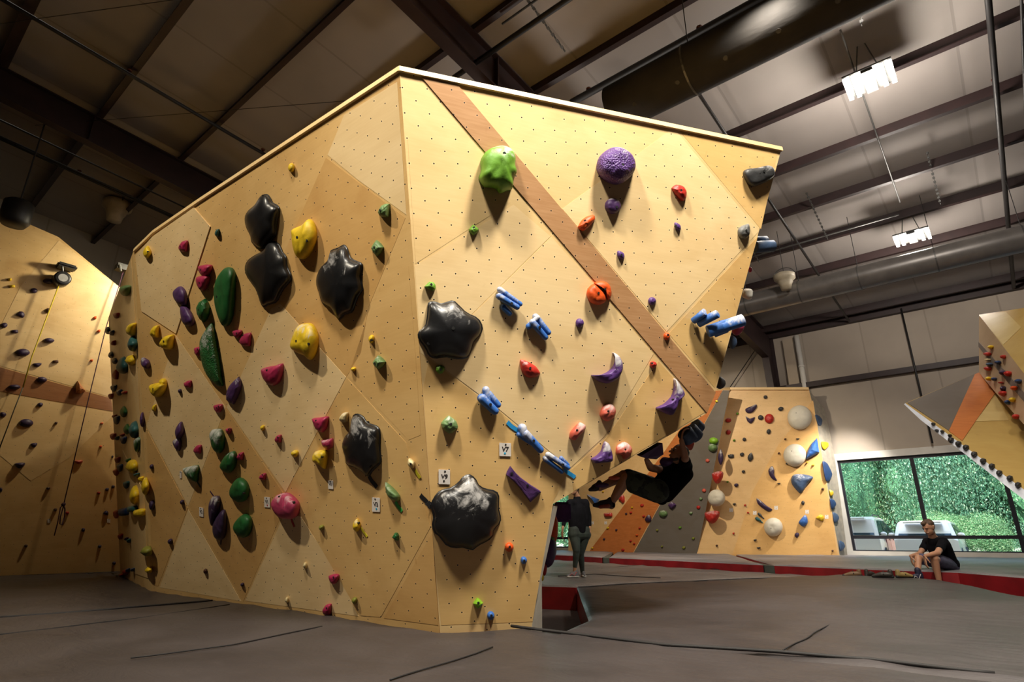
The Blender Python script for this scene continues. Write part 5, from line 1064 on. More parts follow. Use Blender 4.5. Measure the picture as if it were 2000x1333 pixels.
for i in range(5): j = (i + 1) % 5; bm.faces.new((a[i], a[j], b[j], b[i]))
bmesh.ops.recalc_face_normals(bm, faces=bm.faces); o = from_bm('wedge_volume', bm, holdmat('purple+5')); HOLDS.append([o, (1275, 880), '', 'big purple wedge gripped by the climber left hand under the edge', 'climbing volume', None, .2])
# ---------------------------------------------------------------- labels for the unnamed small holds
SURF = {id(PS): ('boulder left end', 'coloured holds on the left end of the boulder'), id(PW): ('lead wall', 'holds on the lead wall'), id(PF): ('back wall plywood', 'small holds on the back wall'), id(PG): ('grey and brown slope', 'small holds around the grey panel'),
        id(PD2): ('right prow side', 'holds on the right-hand prow'), id(PDE): ('bright prow edge', 'dark holds along the bright prow edge'), id(PR): ('overhanging face', 'holds on the overhanging face'), id(PL): ('long left face', 'holds on the long left face')}
from collections import defaultdict
grp = defaultdict(list)
for H in HOLDS:
    o, c, desc, label, cat, pl, mr = H
    s = SURF.get(id(pl), ('hidden side', 'holds under the overhanging edge'))
    if label: tag(o, label, cat, s[1])
    else: grp[(desc, s)].append(H)
for (desc, s), hs in grp.items():
    hs.sort(key=lambda H: H[1][1])
    for i, H in enumerate(hs):
        if len(hs) == 1: lb = 'small %s hold, the only %s one on the %s' % (desc, desc, s[0])
        elif i == len(hs) - 1: lb = 'lowest of the small %s holds on the %s' % (desc, s[0])
        elif i == 0: lb = 'highest of the small %s holds on the %s' % (desc, s[0])
        else: lb = '%s from top of the %s holds on the %s' % (ordw[i], desc, s[0])
        tag(H[0], lb, H[4], s[1])
for H in HOLDS:
    if len(H[0]['label'].replace('-', ' ').split()) > 15: print('LONG', H[0].name, H[0]['label'])
# ================================================================ PEOPLE
def soft_mesh(name, segs, mat, parent, voxel=.006, balls=(), sm=3):
    """tapered limbs and ellipsoids fused by a remesh into one continuous skin"""
    bm = bmesh.new()
    for a, b, ra, rb in segs:
        if (V(b) - V(a)).length < 1e-4: b = V(a) + V((0, 0, .001))
        capsule(bm, a, b, ra, rb, 16)
    for c, r, s, rot in balls: ball(bm, c, r, *s, seg=20, rot=rot)
    o = from_bm(name, bm, mat, parent, True)
    m = o.modifiers.new('fuse', 'REMESH'); m.mode = 'VOXEL'; m.voxel_size = voxel; m.use_smooth_shade = True
    s = o.modifiers.new('soften', 'SMOOTH'); s.factor = .5; s.iterations = sm
    return o
def skinmat(name, col):
    m, nt, b = nodes(name); setp(b, rough=.5); b.inputs['Subsurface Weight'].default_value = .08
    f = noise(nt, coord(nt), 14, 3); nt.links.new(mixc(nt, f, tuple(c * .85 for c in col), tuple(min(1, c * 1.12) for c in col)), b.inputs['Base Color']); return m
SKIN = skinmat('skin', (.48, .25, .15)); SKIN2 = skinmat('skin_darker', (.36, .18, .10))  # the second is a darker skin tone
def basis(fwd, up):
    f = V(fwd).normalized(); r = f.cross(V(up)).normalized(); u = r.cross(f); return f, r, u      # forward, person's right, up
def hand_segs(w, d, pn, s, curl, side, spread=.07):
    """wrist, direction of the fingers, palm normal (towards what it holds), scale, curl per joint, thumb side (+1/-1)"""
    d = V(d).normalized(); pn = V(pn); pn = (pn - d * pn.dot(d)).normalized(); x = d.cross(pn) * side
    S = []; w = V(w)
    for i, (o, L) in enumerate(((-.030, .072), (-.010, .080), (.010, .076), (.030, .060))):
        k = w + d * .085 * s + x * -o * s
        S.append((w + d * .015 * s + x * -o * .55 * s, k, .0125 * s, .0105 * s))
        dd = (d - x * o * spread * 14).normalized(); p = k
        for j, (f, r) in enumerate(((.46, .0105), (.30, .0096), (.24, .0086))):
            a = curl * (j + .6); v = (dd * math.cos(a) + pn * math.sin(a)).normalized(); q = p + v * L * f * s * 1.15
            S.append((p, q, r * s, (r - .0008) * s)); p = q
    t0 = w + d * .022 * s + x * .024 * s; t1 = t0 + (d * .7 + x * .9 + pn * .5).normalized() * .038 * s; t2 = t1 + (d * .9 + x * .35 + pn * .6).normalized() * .032 * s; t3 = t2 + (d + pn * .6).normalized() * .024 * s
    S += [(t0, t1, .013 * s, .011 * s), (t1, t2, .0105 * s, .0095 * s), (t2, t3, .0095 * s, .008 * s)]
    return S
def head_parts(c, fwd, up, s):
    """skull, jaw, nose, lips, brow, ears around centre c; returns segs, balls, basis"""
    f, r, u = basis(fwd, up); c = V(c); R3 = Matrix((r, f, u)).transposed()
    balls = [(c + u * .025 * s - f * .012 * s, .1 * s, (.76, .96, .98), R3), (c - u * .035 * s + f * .022 * s, .074 * s, (.82, .86, 1.02), R3)]
    segs = [(c - u * .085 * s + f * .05 * s, c - u * .08 * s + f * .064 * s, .026 * s, .021 * s),                       # chin
            (c + u * .012 * s + f * .084 * s, c - u * .022 * s + f * .108 * s, .009 * s, .0135 * s),                    # nose
            (c - r * .022 * s - u * .052 * s + f * .084 * s, c + r * .022 * s - u * .052 * s + f * .084 * s, .009 * s, .009 * s),  # lips
            (c - r * .035 * s + u * .022 * s + f * .076 * s, c + r * .035 * s + u * .022 * s + f * .076 * s, .013 * s, .013 * s)]
    for k in (-1, 1): segs.append((c + r * .077 * s * k - u * .018 * s, c + r * .086 * s * k + u * .018 * s - f * .012 * s, .010 * s, .015 * s))
    return segs, balls, (f, r, u, R3)
def face_bits(c, B, s, parent):
    f, r, u, R3 = B; c = V(c)
    for k in (-1, 1):
        bm = bmesh.new(); ball(bm, c + r * .031 * s * k + f * .083 * s + u * .004 * s, .008 * s, seg=12); from_bm('eye', bm, plain('eye_dark', (.03, .02, .015), .3), parent, True)
        bm = bmesh.new(); capsule(bm, c + r * .016 * s * k + f * .091 * s + u * .024 * s, c + r * .047 * s * k + f * .080 * s + u * .026 * s, .0045 * s, .003 * s, 8); from_bm('eyebrow', bm, HAIR, parent, True)
    bm = bmesh.new(); capsule(bm, c - r * .018 * s - u * .053 * s + f * .0925 * s, c + r * .018 * s - u * .053 * s + f * .0925 * s, .003 * s, .003 * s, 8); from_bm('mouth', bm, plain('lip', (.25, .07, .05), .5), parent, True)
HAIR = plain('brown_hair', (.085, .045, .022), .6, 0, .4, 40)
def shoe(name, heel, toe, up, s, parent, mat, sole=None, stripe=None):
    heel = V(heel); toe = V(toe); d = (toe - heel).normalized(); up = V(up); up = (up - d * up.dot(d)).normalized()
    L = (toe - heel).length
    o = soft_mesh(name, [(heel + up * .035 * s + d * .03 * s, heel + up * .03 * s + d * L * .55, .036 * s, .04 * s), (heel + up * .03 * s + d * L * .55, toe + up * .02 * s - d * .02 * s, .04 * s, .022 * s), (heel + up * .035 * s + d * .03 * s, heel + up * .085 * s + d * .035 * s, .036 * s, .034 * s), (heel + up * .07 * s + d * .05 * s, heel + up * .045 * s + d * L * .6, .03 * s, .032 * s)], mat, parent, .007)
    if sole:
        x = d.cross(up); soft_mesh('sole', [(heel + up * .006 * s + d * .03 * s + x * .014 * s * k, toe + up * .004 * s - d * .03 * s + x * .016 * s * k, .022 * s, .02 * s) for k in (-1, 1)] + [(heel + d * .01 * s, toe - d * .01 * s, .02 * s, .014 * s)], sole, o, .007)
    if stripe:
        x = d.cross(up)
        for k in (-1, 1):
            p = [heel + d * L * t + up * z * s + x * .041 * s * k for t, z in ((.25, .08), (.42, .015), (.62, .055), (.8, .02))]
            bm = bmesh.new(); tube(bm, p, .005 * s, 6); from_bm('stripe', bm, stripe, o, True)
        for t in (.42, .52, .62):
            bm = bmesh.new(); q = heel + d * L * t + up * (.087 - t * .035) * s; tube(bm, [q - x * .025 * s, q + up * .004, q + x * .025 * s], .004 * s, 6); from_bm('lace', bm, stripe, o, True)
    return o
J = atf
# ---- seated man
s = 1.14
man = empty('person', J(1850, 1117, 11.2), 'man in black T-shirt and shorts sitting on the mat edge, forearms on knees', 'person')
hipc = J(1852, 1104, 11.5); hl_, hr_ = J(1856, 1104, 11.25), J(1843, 1102, 11.75)
chest = J(1829, 1070, 11.3); neck = J(1823, 1052, 11.25); hd = J(1814, 1031, 11.15)
sl, sr = J(1843, 1059, 11.0), J(1811, 1060, 11.6)
el, er = J(1831, 1081, 10.75), J(1796, 1083, 11.45); wl, wr = J(1807, 1087, 10.65), J(1779, 1087, 11.25)
kl, kr = J(1825, 1092, 10.75), J(1793, 1091, 11.3); al, ar = J(1835, 1138, 10.8), J(1793, 1119, 11.0)
fw_ = -RT * .95 - FH * .22 - ZZ * .42
hs, hb, HB = head_parts(hd, fw_, ZZ + fw_ * .12, s)
lf = -RT * .35 - FH * .05
body = [(neck - ZZ * .03, hd - ZZ * .03 - HB[0] * .02, .058 * s, .055 * s), (sl, el, .050 * s, .042 * s), (el, wl, .042 * s, .027 * s), (sr, er, .048 * s, .04 * s), (er, wr, .04 * s, .026 * s), (sl, sr, .06 * s, .06 * s), (neck, chest, .07 * s, .11 * s), (chest, hipc, .11 * s, .12 * s),
        (hl_, kl, .085 * s, .058 * s), (hr_, kr, .085 * s, .058 * s), (kl, al, .056 * s, .036 * s), (kr, ar, .056 * s, .036 * s), (kl.lerp(al, .15) + FH * .02, kl.lerp(al, .5) + FH * .02, .045 * s, .045 * s), (al, al - RT * .12 - ZZ * .08, .034 * s, .024 * s)]
body += hs + hand_segs(wl, -ZZ * 1.0 - RT * .18, RT * .8 - FH * .3, s, .28, 1) + hand_segs(wr, -ZZ + RT * .0, RT * .8 - FH * .3, s, .3, 1)
soft_mesh('body', body, SKIN, man, .006, hb)
face_bits(hd, HB, s, man)
f_, r_, u_, R3 = HB
soft_mesh('hair', [(hd + u_ * .075 * s + f_ * .055 * s, hd + u_ * .10 * s + f_ * .085 * s, .032 * s, .022 * s), (hd + u_ * .085 * s, hd + u_ * .09 * s + f_ * .06 * s, .05 * s, .036 * s), (hd + u_ * .075 * s - f_ * .06 * s, hd + u_ * .02 * s - f_ * .085 * s, .045 * s, .03 * s)] + [(hd + u_ * .06 * s + r_ * .052 * s * k - f_ * .02 * s, hd + u_ * .02 * s + r_ * .066 * s * k - f_ * .035 * s, .034 * s, .02 * s) for k in (-1, 1)], HAIR, man, .006, [(hd + u_ * .045 * s - f_ * .022 * s, .098 * s, (.80, .95, .82), R3)])
TEE = plain('black_cotton', (.006, .006, .008), .95, 0, .25, 8, .1)
soft_mesh('t_shirt', [(sl + ZZ * .0, sl.lerp(el, .62), .068 * s, .060 * s), (sr, sr.lerp(er, .55), .066 * s, .058 * s), (sl, sr, .074 * s, .074 * s), (neck - ZZ * .06, chest, .095 * s, .135 * s), (chest, hipc + ZZ * .02, .135 * s, .145 * s), (hl_ + ZZ * .02, hr_ + ZZ * .02, .13 * s, .13 * s), (sl - ZZ * .05, hl_, .09 * s, .12 * s)], TEE, man, .008, (), 12)
SHORT = plain('slate_shorts', (.075, .070, .125), .8, 0, .2, 8)
soft_mesh('shorts', [(hl_, hl_.lerp(kl, .82), .115 * s, .086 * s), (hr_, hr_.lerp(kr, .85), .11 * s, .088 * s), (hl_, hr_, .125 * s, .12 * s)], SHORT, man, .008, (), 10)
NAVY = plain('navy_shoe', (.018, .02, .05), .6); WHT = plain('shoe_white', (.6, .6, .58), .5); DKS = plain('dark_sole', (.03, .03, .035), .6)
tz = J(1775, 1130, 10.9); shoe('shoe', V((ar.x, ar.y, .012)) + RT * .06 * s, V((ar.x, ar.y, .012)) - RT * .20 * s - FH * .05, ZZ, s, man, NAVY, DKS, WHT)
soft_mesh('sock', [(ar - ZZ * .01, ar + ZZ * .04, .043 * s, .043 * s)], NAVY, man, .007)
# ---- standing person
s = 1.06; F0 = 11.9
wom = empty('person', V((J(1128, 1127, F0).x, J(1128, 1127, F0).y, 0)), 'person in black long-sleeved top and dark leggings walking on the pale mat', 'person')
hc = J(1131, 1037, F0); h1, h2 = J(1122, 1044, F0 - .05), J(1141, 1044, F0 + .05); ck = J(1129, 995, F0); nk = J(1127, 971, F0); hdd = J(1121, 955, F0 - .08)
s1, s2 = J(1113, 983, F0 - .05), J(1144, 982, F0 + .05); e1, e2 = J(1104, 1010, F0 - .12), J(1150, 1008, F0 + .1); w1, w2 = J(1099, 1033, F0 - .25), J(1152, 1031, F0 + .02)
k1, k2 = J(1126, 1076, F0 - .12), J(1134, 1081, F0 + .06); a1_, a2_ = J(1122.5, 1112, F0 - .10), J(1138, 1121, F0 + .18)
fdir = -FH * .7 - RT * .7
hs, hb, HB = head_parts(hdd, fdir, ZZ + fdir * .3, s)
soft_mesh('body', [(nk, hdd - ZZ * .03, .05 * s, .05 * s), (s1, e1, .042 * s, .036 * s), (e1, w1, .036 * s, .024 * s), (s2, e2, .042 * s, .036 * s), (e2, w2, .036 * s, .024 * s), (s1, s2, .05 * s, .05 * s), (nk, ck, .06 * s, .1 * s), (ck, hc, .1 * s, .12 * s), (h1, k1, .08 * s, .052 * s), (h2, k2, .08 * s, .052 * s), (k1, a1_, .052 * s, .032 * s), (k2, a2_, .052 * s, .032 * s),
                   (a1_, a1_ - ZZ * .05, .032 * s, .034 * s), (a2_, a2_ - ZZ * .04, .032 * s, .034 * s)] + hs + hand_segs(w1, -ZZ - RT * .15, RT * .8 + FH * .2, s, .25, -1) + hand_segs(w2, -ZZ, -RT * .8, s, .25, 1), SKIN2, wom, .006, hb)
face_bits(hdd, HB, s, wom); f_, r_, u_, R3 = HB
soft_mesh('hair', [(hdd - f_ * .08 * s, hdd - f_ * .10 * s - u_ * .10 * s, .05 * s, .025 * s)], HAIR, wom, .007, [(hdd + u_ * .035 * s - f_ * .03 * s, .102 * s, (.83, .95, .9), R3)])
soft_mesh('long_sleeved_top', [(s1, e1, .060 * s, .052 * s), (e1, e1.lerp(w1, .75), .052 * s, .036 * s), (s2, e2, .06 * s, .052 * s), (e2, e2.lerp(w2, .8), .052 * s, .038 * s), (s1, s2, .068 * s, .068 * s), (nk - ZZ * .03, ck, .07 * s, .118 * s), (ck, hc + ZZ * .0, .126 * s, .138 * s), (s1 - ZZ * .03, h1 + ZZ * .06, .075 * s, .085 * s), (s2 - ZZ * .03, h2 + ZZ * .06, .075 * s, .085 * s)], TEE, wom, .008, (), 14)
LEG = plain('dark_green_leggings', (.022, .032, .026), .75, 0, .3, 10)
soft_mesh('leggings', [(h1, k1, .112 * s, .068 * s), (h2, k2, .118 * s, .068 * s), (h1, h2, .125 * s, .13 * s), (h1 + ZZ * .06, h2 + ZZ * .06, .115 * s, .12 * s), (k1, k1.lerp(a1_, .35) + FH * .0, .062 * s, .058 * s), (k1.lerp(a1_, .35), k1.lerp(a1_, .88), .058 * s, .038 * s), (k2, k2.lerp(a2_, .35), .062 * s, .058 * s), (k2.lerp(a2_, .35), k2.lerp(a2_, .93), .058 * s, .038 * s)], LEG, wom, .007, (), 10)
g1 = V((a1_.x, a1_.y, .012)); g2 = V((a2_.x, a2_.y, .012))
shoe('shoe', g1 + RT * .07 + ZZ * .0, g1 - RT * .17 - FH * .08, ZZ, s, wom, plain('grey_shoe', (.12, .12, .13), .6), WHT, plain('red_stripe', (.5, .05, .04), .5))
shoe('shoe', g2 + FH * .06, g2 - FH * .17 + RT * .02, ZZ, s, wom, plain('grey_shoe', (.12, .12, .13), .6), WHT)
# ---- climber
s = .93
clm = empty('person', J(1290, 960, 6.2), 'climber in black T-shirt and dark camouflage shorts hanging under the boulder overhang', 'person')
pel = J(1288, 958, 6.25); ch = J(1320, 928, 6.25); n_ = J(1326, 908, 6.2); hh_ = J(1325, 888, 6.12)
sR, sL = J(1338, 911, 6.15), J(1303, 921, 6.35); eR, eL = J(1338, 893, 5.98), J(1271, 914, 6.1); wR, wL = J(1331, 861, edge_f(1340, 848) + .42), J(1263, 899, edge_f(1275, 880) + .3)
kA, kB = J(1223, 935, 6.0), J(1218, 929, 6.25); hA, hB_ = J(1284, 960, 6.12), J(1284, 956, 6.4); aA, aB = J(1194, 983, 6.1), J(1171, 954, 6.05)
fd = -RT * .9 - FH * .25 + ZZ * .45
hs, hb, HB = head_parts(hh_, fd, ZZ * 1 + RT * .3, s)
soft_mesh('body', [(n_, hh_ - ZZ * .02, .052 * s, .054 * s), (sR, eR, .05 * s, .042 * s), (eR, wR, .042 * s, .027 * s), (sL, eL, .05 * s, .042 * s), (eL, wL, .042 * s, .027 * s), (sL, sR, .06 * s, .06 * s), (n_, ch, .06 * s, .11 * s), (ch, pel, .11 * s, .115 * s), (hA, kA, .088 * s, .06 * s), (hB_, kB, .088 * s, .06 * s),
                   (kA, kA.lerp(aA, .4), .058 * s, .058 * s), (kA.lerp(aA, .4), aA, .058 * s, .034 * s), (kB, kB.lerp(aB, .4), .055 * s, .052 * s), (kB.lerp(aB, .4), aB, .052 * s, .034 * s), (aA, aA - ZZ * .03, .036 * s, .036 * s)] + hs + hand_segs(wR, ZZ + RT * .25, RT * .7 - FH * .2, s, .55, 1) + hand_segs(wL, ZZ + RT * .1, RT * .9 + FH * .2, s, .6, -1), SKIN, clm, .0055, hb)
face_bits(hh_, HB, s, clm); f_, r_, u_, R3 = HB
soft_mesh('hair', [(hh_ + u_ * .07 * s - f_ * .02 * s, hh_ + u_ * .01 * s - f_ * .08 * s, .05 * s, .035 * s)], plain('black_hair', (.02, .014, .01), .6, 0, .3, 30), clm, .006, [(hh_ + u_ * .042 * s - f_ * .022 * s, .1 * s, (.8, .95, .84), R3)])
soft_mesh('beard', [(hh_ - u_ * .07 * s + r_ * .045 * s * k + f_ * .02 * s, hh_ - u_ * .095 * s + f_ * .055 * s, .02 * s, .026 * s) for k in (-1, 1)], plain('black_hair', (.02, .014, .01), .6), clm, .006)
soft_mesh('t_shirt', [(sR, sR.lerp(eR, .55), .072 * s, .066 * s), (sL, sL.lerp(eL, .35), .07 * s, .066 * s), (sL, sR, .085 * s, .085 * s), (n_ - ZZ * .05 + RT * .02, ch, .09 * s, .15 * s), (ch, pel + RT * .02, .15 * s, .145 * s), (pel, J(1292, 975, 6.25), .13 * s, .07 * s), (sR - ZZ * .08, J(1302, 966, 6.25), .085 * s, .09 * s)], TEE, clm, .008, (), 14)
CAMO, nt_, b_ = nodes('camouflage_cloth'); setp(b_, rough=.85)
nn = noise(nt_, coord(nt_), 11, 3); nt_.links.new(mixc(nt_, ramp(nt_, nn, .5, .54), mixc(nt_, ramp(nt_, noise(nt_, coord(nt_), 8, 2), .5, .54), (.010, .013, .010), (.025, .032, .022)), (.045, .055, .035)), b_.inputs['Base Color'])
soft_mesh('shorts', [(hA, hA.lerp(kA, .86), .125 * s, .098 * s), (hB_, hB_.lerp(kB, .86), .12 * s, .095 * s), (hA, hB_, .13 * s, .125 * s), (hA - ZZ * .03, hA.lerp(kA, .8) - ZZ * .05, .1 * s, .08 * s)], CAMO, clm, .008, (), 12)
SH = plain('dark_climbing_shoe', (.025, .02, .02), .6); ORG = plain('orange_shoe_panel', (.30, .06, .03), .6)
sA = shoe('climbing_shoe', J(1197, 994, 6.1), J(1158, 991, 6.0), ZZ, s, clm, SH, None)
soft_mesh('side_patch', [(J(1188, 989, 6.04), J(1172, 991, 5.99), .022, .018)], ORG, sA, .006)
sB_ = shoe('climbing_shoe', J(1176, 957, 6.08), J(1150, 961, 6.0), ZZ + RT * .3, s * .9, clm, SH, None)
soft_mesh('sock', [(aA + ZZ * .02, aA - ZZ * .02, .043 * s, .043 * s)], TEE, clm, .007)
# ================================================================ LOOSE THINGS ON THE MATS
def loose_shoe(p, d, label, col):
    p = V(p); root = empty('climbing_shoe', p, label, 'shoe', 'climbing shoes left on the mats'); d = V(d).normalized()
    m = plain('shoe_%s' % col[0], col[1], .55); m2 = plain('shoe_black_rubber', (.02, .02, .02), .5)
    soft_mesh('upper', [(p + d * .03 + ZZ * .05, p + d * .16 + ZZ * .045, .042, .045), (p + d * .16 + ZZ * .045, p + d * .27 + ZZ * .025, .045, .024), (p + d * .03 + ZZ * .05, p + d * .03 + ZZ * .10, .04, .036)], m, root, .008)
    soft_mesh('rubber_sole', [(p + d * .01 + ZZ * .022, p + d * .29 + ZZ * .018, .03, .022), (p + d * .20 + ZZ * .03, p + d * .285 + ZZ * .025, .034, .02)], m2, root, .008)
    bm = bmesh.new(); x = d.cross(ZZ); tube(bm, [p + d * .13 + x * .047 + ZZ * .05, p + d * .13 + ZZ * .098, p + d * .13 - x * .047 + ZZ * .05], .008, 8); from_bm('strap', bm, m2, root, True)
for px_, py_, d, lb, col in ((1683, 1127.5, -RT + FH * .3, 'tan climbing shoe lying on the mat, farthest left of the four loose ones', ('tan', (.16, .09, .04))), (1692, 1127.5, RT * .8 + FH * .4, 'black climbing shoe lying right against the leftmost tan one on the mat', ('dark', (.03, .025, .02))),
                             (1745, 1129.5, -RT + FH * .6, 'black climbing shoe standing left of the yellow-tan shoe near the man', ('dark', (.03, .025, .02))), (1752, 1129.5, RT * .9 + FH * .1, 'yellow-tan climbing shoe lying nearest the seated man foot', ('yellow', (.28, .20, .07)))):
    loose_shoe(onz(px_, py_, .045 if px_ < 1700 else .085), d, lb, col)
# ================================================================ ROPES AND BELAY DEVICES ON THE LEAD WALL
def wpt(x, y, off=.25): p = hit(x, y, V((1, 0, 0)), V((-15.6 + off, 0, 0))); return p
bd = empty('belay_device', wpt(128, 522, 0), 'black auto-belay box with a round drum bolted high on the lead wall', 'belay device')
bm = bmesh.new(); p0, p1_ = wpt(112, 512, .18), wpt(148, 530, .18)
bx(bm, (-15.6, min(p0.y, p1_.y), min(p0.z, p1_.z)), (-15.3, max(p0.y, p1_.y), max(p0.z, p1_.z))); bmesh.ops.bevel(bm, geom=bm.edges[:], offset=.03, segments=2, affect='EDGES'); from_bm('bracket_box', bm, M_black, bd)
bm = bmesh.new(); c = wpt(120, 546, .2); tube(bm, [c - V((.13, 0, 0)), c - V((.12, 0, 0)), c + V((.12, 0, 0)), c + V((.13, 0, 0))], [.12, .16, .16, .12], 20); from_bm('drum', bm, plain('drum_black', (.02, .02, .022), .35), bd, True)
bm = bmesh.new(); tube(bm, [c + V((.13, 0, 0)), c + V((.135, 0, 0))], [.09, .09], 20); from_bm('drum_label', bm, plain('drum_silver', (.4, .4, .4), .4, .3), bd)
bm = bmesh.new(); tube(bm, [wpt(122, 520, .25), c + ZZ * .14], .02, 8); from_bm('chain', bm, M_galv, bd)
bm = bmesh.new(); tube(bm, [wpt(117, 552, .22), wpt(62, 698, .24), wpt(45, 757, .25)], .013, 8); o = from_bm('lanyard', bm, plain('yellow_webbing', (.55, .42, .02), .7), None, True); tag(o, 'yellow webbing strap running down from the auto-belay', 'strap')
bm = bmesh.new(); tube(bm, [wpt(45, 757, .25), wpt(28, 800, .27), wpt(-12, 905, .3)], .010, 8); o = from_bm('lanyard', bm, plain('dark_webbing', (.06, .05, .03), .7), None, True); tag(o, 'dark lower part of the strap hanging below the timber band', 'strap')
bm = bmesh.new(); tube(bm, [wpt(243, 522, .15), wpt(232, 560, .2), wpt(207, 640, .25), wpt(168, 800, .3), wpt(124, 988, .35)], .010, 8); PURP = plain('dark_purple_rope', (.05, .012, .03), .8)
rope = from_bm('climbing_rope', bm, PURP, None, True); tag(rope, 'dark purple rope hanging down the lead wall, ending in a knotted loop', 'rope')
bm = bmesh.new(); k0 = wpt(124, 986, .35)
tube(bm, [k0, wpt(118, 992, .36), wpt(113, 1020, .38), wpt(106, 1047, .38)], .011, 8); tube(bm, [k0, wpt(127, 996, .33), wpt(126, 1010, .33), wpt(121, 1026, .35), wpt(117, 1024, .36), wpt(118, 1010, .36), wpt(124, 990, .35)], .011, 8); from_bm('knotted_loop', bm, PURP, rope, True)
bm = bmesh.new(); ball(bm, k0, .04); from_bm('knot', bm, PURP, rope, True)
b2_ = empty('belay_device', hit(236, 524, V((1, 0, 0)), V((-15.3, 0, 0))), 'black belay anchor at the top of the dark rope beside the boulder', 'belay device')
bm = bmesh.new(); p0, p1_ = wpt(226, 517, .1), wpt(246, 534, .1); bx(bm, (-15.55, min(p0.y, p1_.y), min(p0.z, p1_.z)), (-15.3, max(p0.y, p1_.y), max(p0.z, p1_.z))); from_bm('anchor_box', bm, M_black, b2_)
bm = bmesh.new(); tube(bm, [wpt(234, 517, .32), wpt(236, 530, .32)], .025, 8); from_bm('carabiner', bm, M_galv, b2_)
for x, y in ((95.5, 1018), (212, 1018)):
    card(PW, 'P', x - 3, y - 4, x + 3, y + 4, '', (.05, .03, .03), 'small white card low on the lead wall, %s' % ('left of the knotted rope' if x < 100 else 'next to the boulder'))
# ================================================================ OUTSIDE
def struct2(n, bm, m): return tag(from_bm(n, bm, m), kind='structure')
bm = bmesh.new(); bx(bm, (-45, YW + .25, -.5), (30, 60, -.30)); struct2('ground', bm, plain('parking_asphalt', (.2, .19, .17), .8, 0, .15, 1.5))
def leafmat(name, a, b2, c):
    m, nt, b = nodes(name); setp(b, rough=.55)
    oi = nt.nodes.new('ShaderNodeNewGeometry'); r = oi.outputs['Random Per Island']
    base = mixc(nt, r, a, b2); base = mixc(nt, ramp(nt, r, .8, .82), base, c); nt.links.new(base, b.inputs['Base Color'])  # random leaves get a pale lime colour in place of highlights
    b.inputs['Subsurface Weight'].default_value = 0
    tr = nt.nodes.new('ShaderNodeBsdfTranslucent'); nt.links.new(base, tr.inputs[0]); mx = nt.nodes.new('ShaderNodeMixShader'); mx.inputs[0].default_value = .35
    out = nt.nodes['Material Output']; nt.links.new(b.outputs[0], mx.inputs[1]); nt.links.new(tr.outputs[0], mx.inputs[2]); nt.links.new(mx.outputs[0], out.inputs[0]); return m
M_leaf = [leafmat('leaf_a', (0.064, 0.191, 0.096), (0.175, 0.367, 0.207), (0.399, 0.526, 0.319)), leafmat('leaf_b', (0.072, 0.207, 0.080), (0.207, 0.399, 0.175), (0.439, 0.542, 0.303)), leafmat('leaf_c', (0.057, 0.160, 0.096), (0.144, 0.319, 0.191), (0.360, 0.478, 0.319))]
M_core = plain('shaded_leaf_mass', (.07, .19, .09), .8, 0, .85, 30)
M_bark = plain('tree_bark', (.12, .09, .07), .9)
def foliage_mesh(seed, nl, lobes):
    rnd = random.Random(seed); vs, fs = [], []
    L = [(V((rnd.uniform(-1, 1) * .65, rnd.uniform(-1, 1) * .45, rnd.uniform(-.85, .85))), rnd.uniform(.38, .62)) for _ in range(lobes)]
    for _ in range(nl):
        c, r = rnd.choice(L); d = V((rnd.gauss(0, 1), rnd.gauss(0, 1), rnd.gauss(0, 1))).normalized(); p = c + d * r * (rnd.random() ** .25)
        n = (d + V((rnd.uniform(-1, 1), rnd.uniform(-1, 1), rnd.uniform(-1, 1))) * .9).normalized(); a = n.orthogonal().normalized(); b = n.cross(a); t = rnd.uniform(0, 6.28)
        a, b = a * math.cos(t) + b * math.sin(t), b * math.cos(t) - a * math.sin(t); q = rnd.uniform(.011, .023); i = len(vs)
        vs += [p - a * q, p - b * q * .5 + n * q * .2, p + a * q, p + b * q * .5 + n * q * .2]; fs.append((i, i + 1, i + 2, i + 3))
    me = bpy.data.meshes.new('foliage'); me.from_pydata(vs, [], fs); return me
FM = [foliage_mesh(i, 60000, 26) for i in range(3)]
def tree(x, y, w, h, z0, k, label):
    root = empty('leafy_tree', (x, y, -.3), label, 'tree', 'leafy trees beyond the car park')
    me = FM[k % 3]; me.materials.append(M_leaf[k % 3]) if not me.materials else None; o = bpy.data.objects.new('foliage', me); COL.objects.link(o); o.parent = root; o.location = (0, 0, z0 + h / 2); o.scale = (w / 2 * 1.0, w / 2 * .8, h / 2); o.rotation_euler = (0, 0, k * 1.3)
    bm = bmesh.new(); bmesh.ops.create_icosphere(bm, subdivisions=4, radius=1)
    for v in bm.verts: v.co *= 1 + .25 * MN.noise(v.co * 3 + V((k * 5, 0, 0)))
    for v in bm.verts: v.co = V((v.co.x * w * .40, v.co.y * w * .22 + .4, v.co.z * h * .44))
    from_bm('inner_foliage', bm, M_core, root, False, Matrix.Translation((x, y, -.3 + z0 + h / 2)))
    bm = bmesh.new(); tube(bm, [(0, 0, 0), (.1, 0, z0 + h * .3), (0, .1, z0 + h * .6)], [.18, .14, .06], 10); from_bm('trunk', bm, M_bark, root, True, Matrix.Translation((x, y, -.3)))
    root_fix.append(root)
root_fix = []
lbs = ['behind the white sport utility car', 'behind the gap between the two cars', 'behind the pale van', 'above the seated man', 'right of the tall window mullion', 'filling the middle of the right window pane', 'near the right window mullion', 'at the far right of the window']
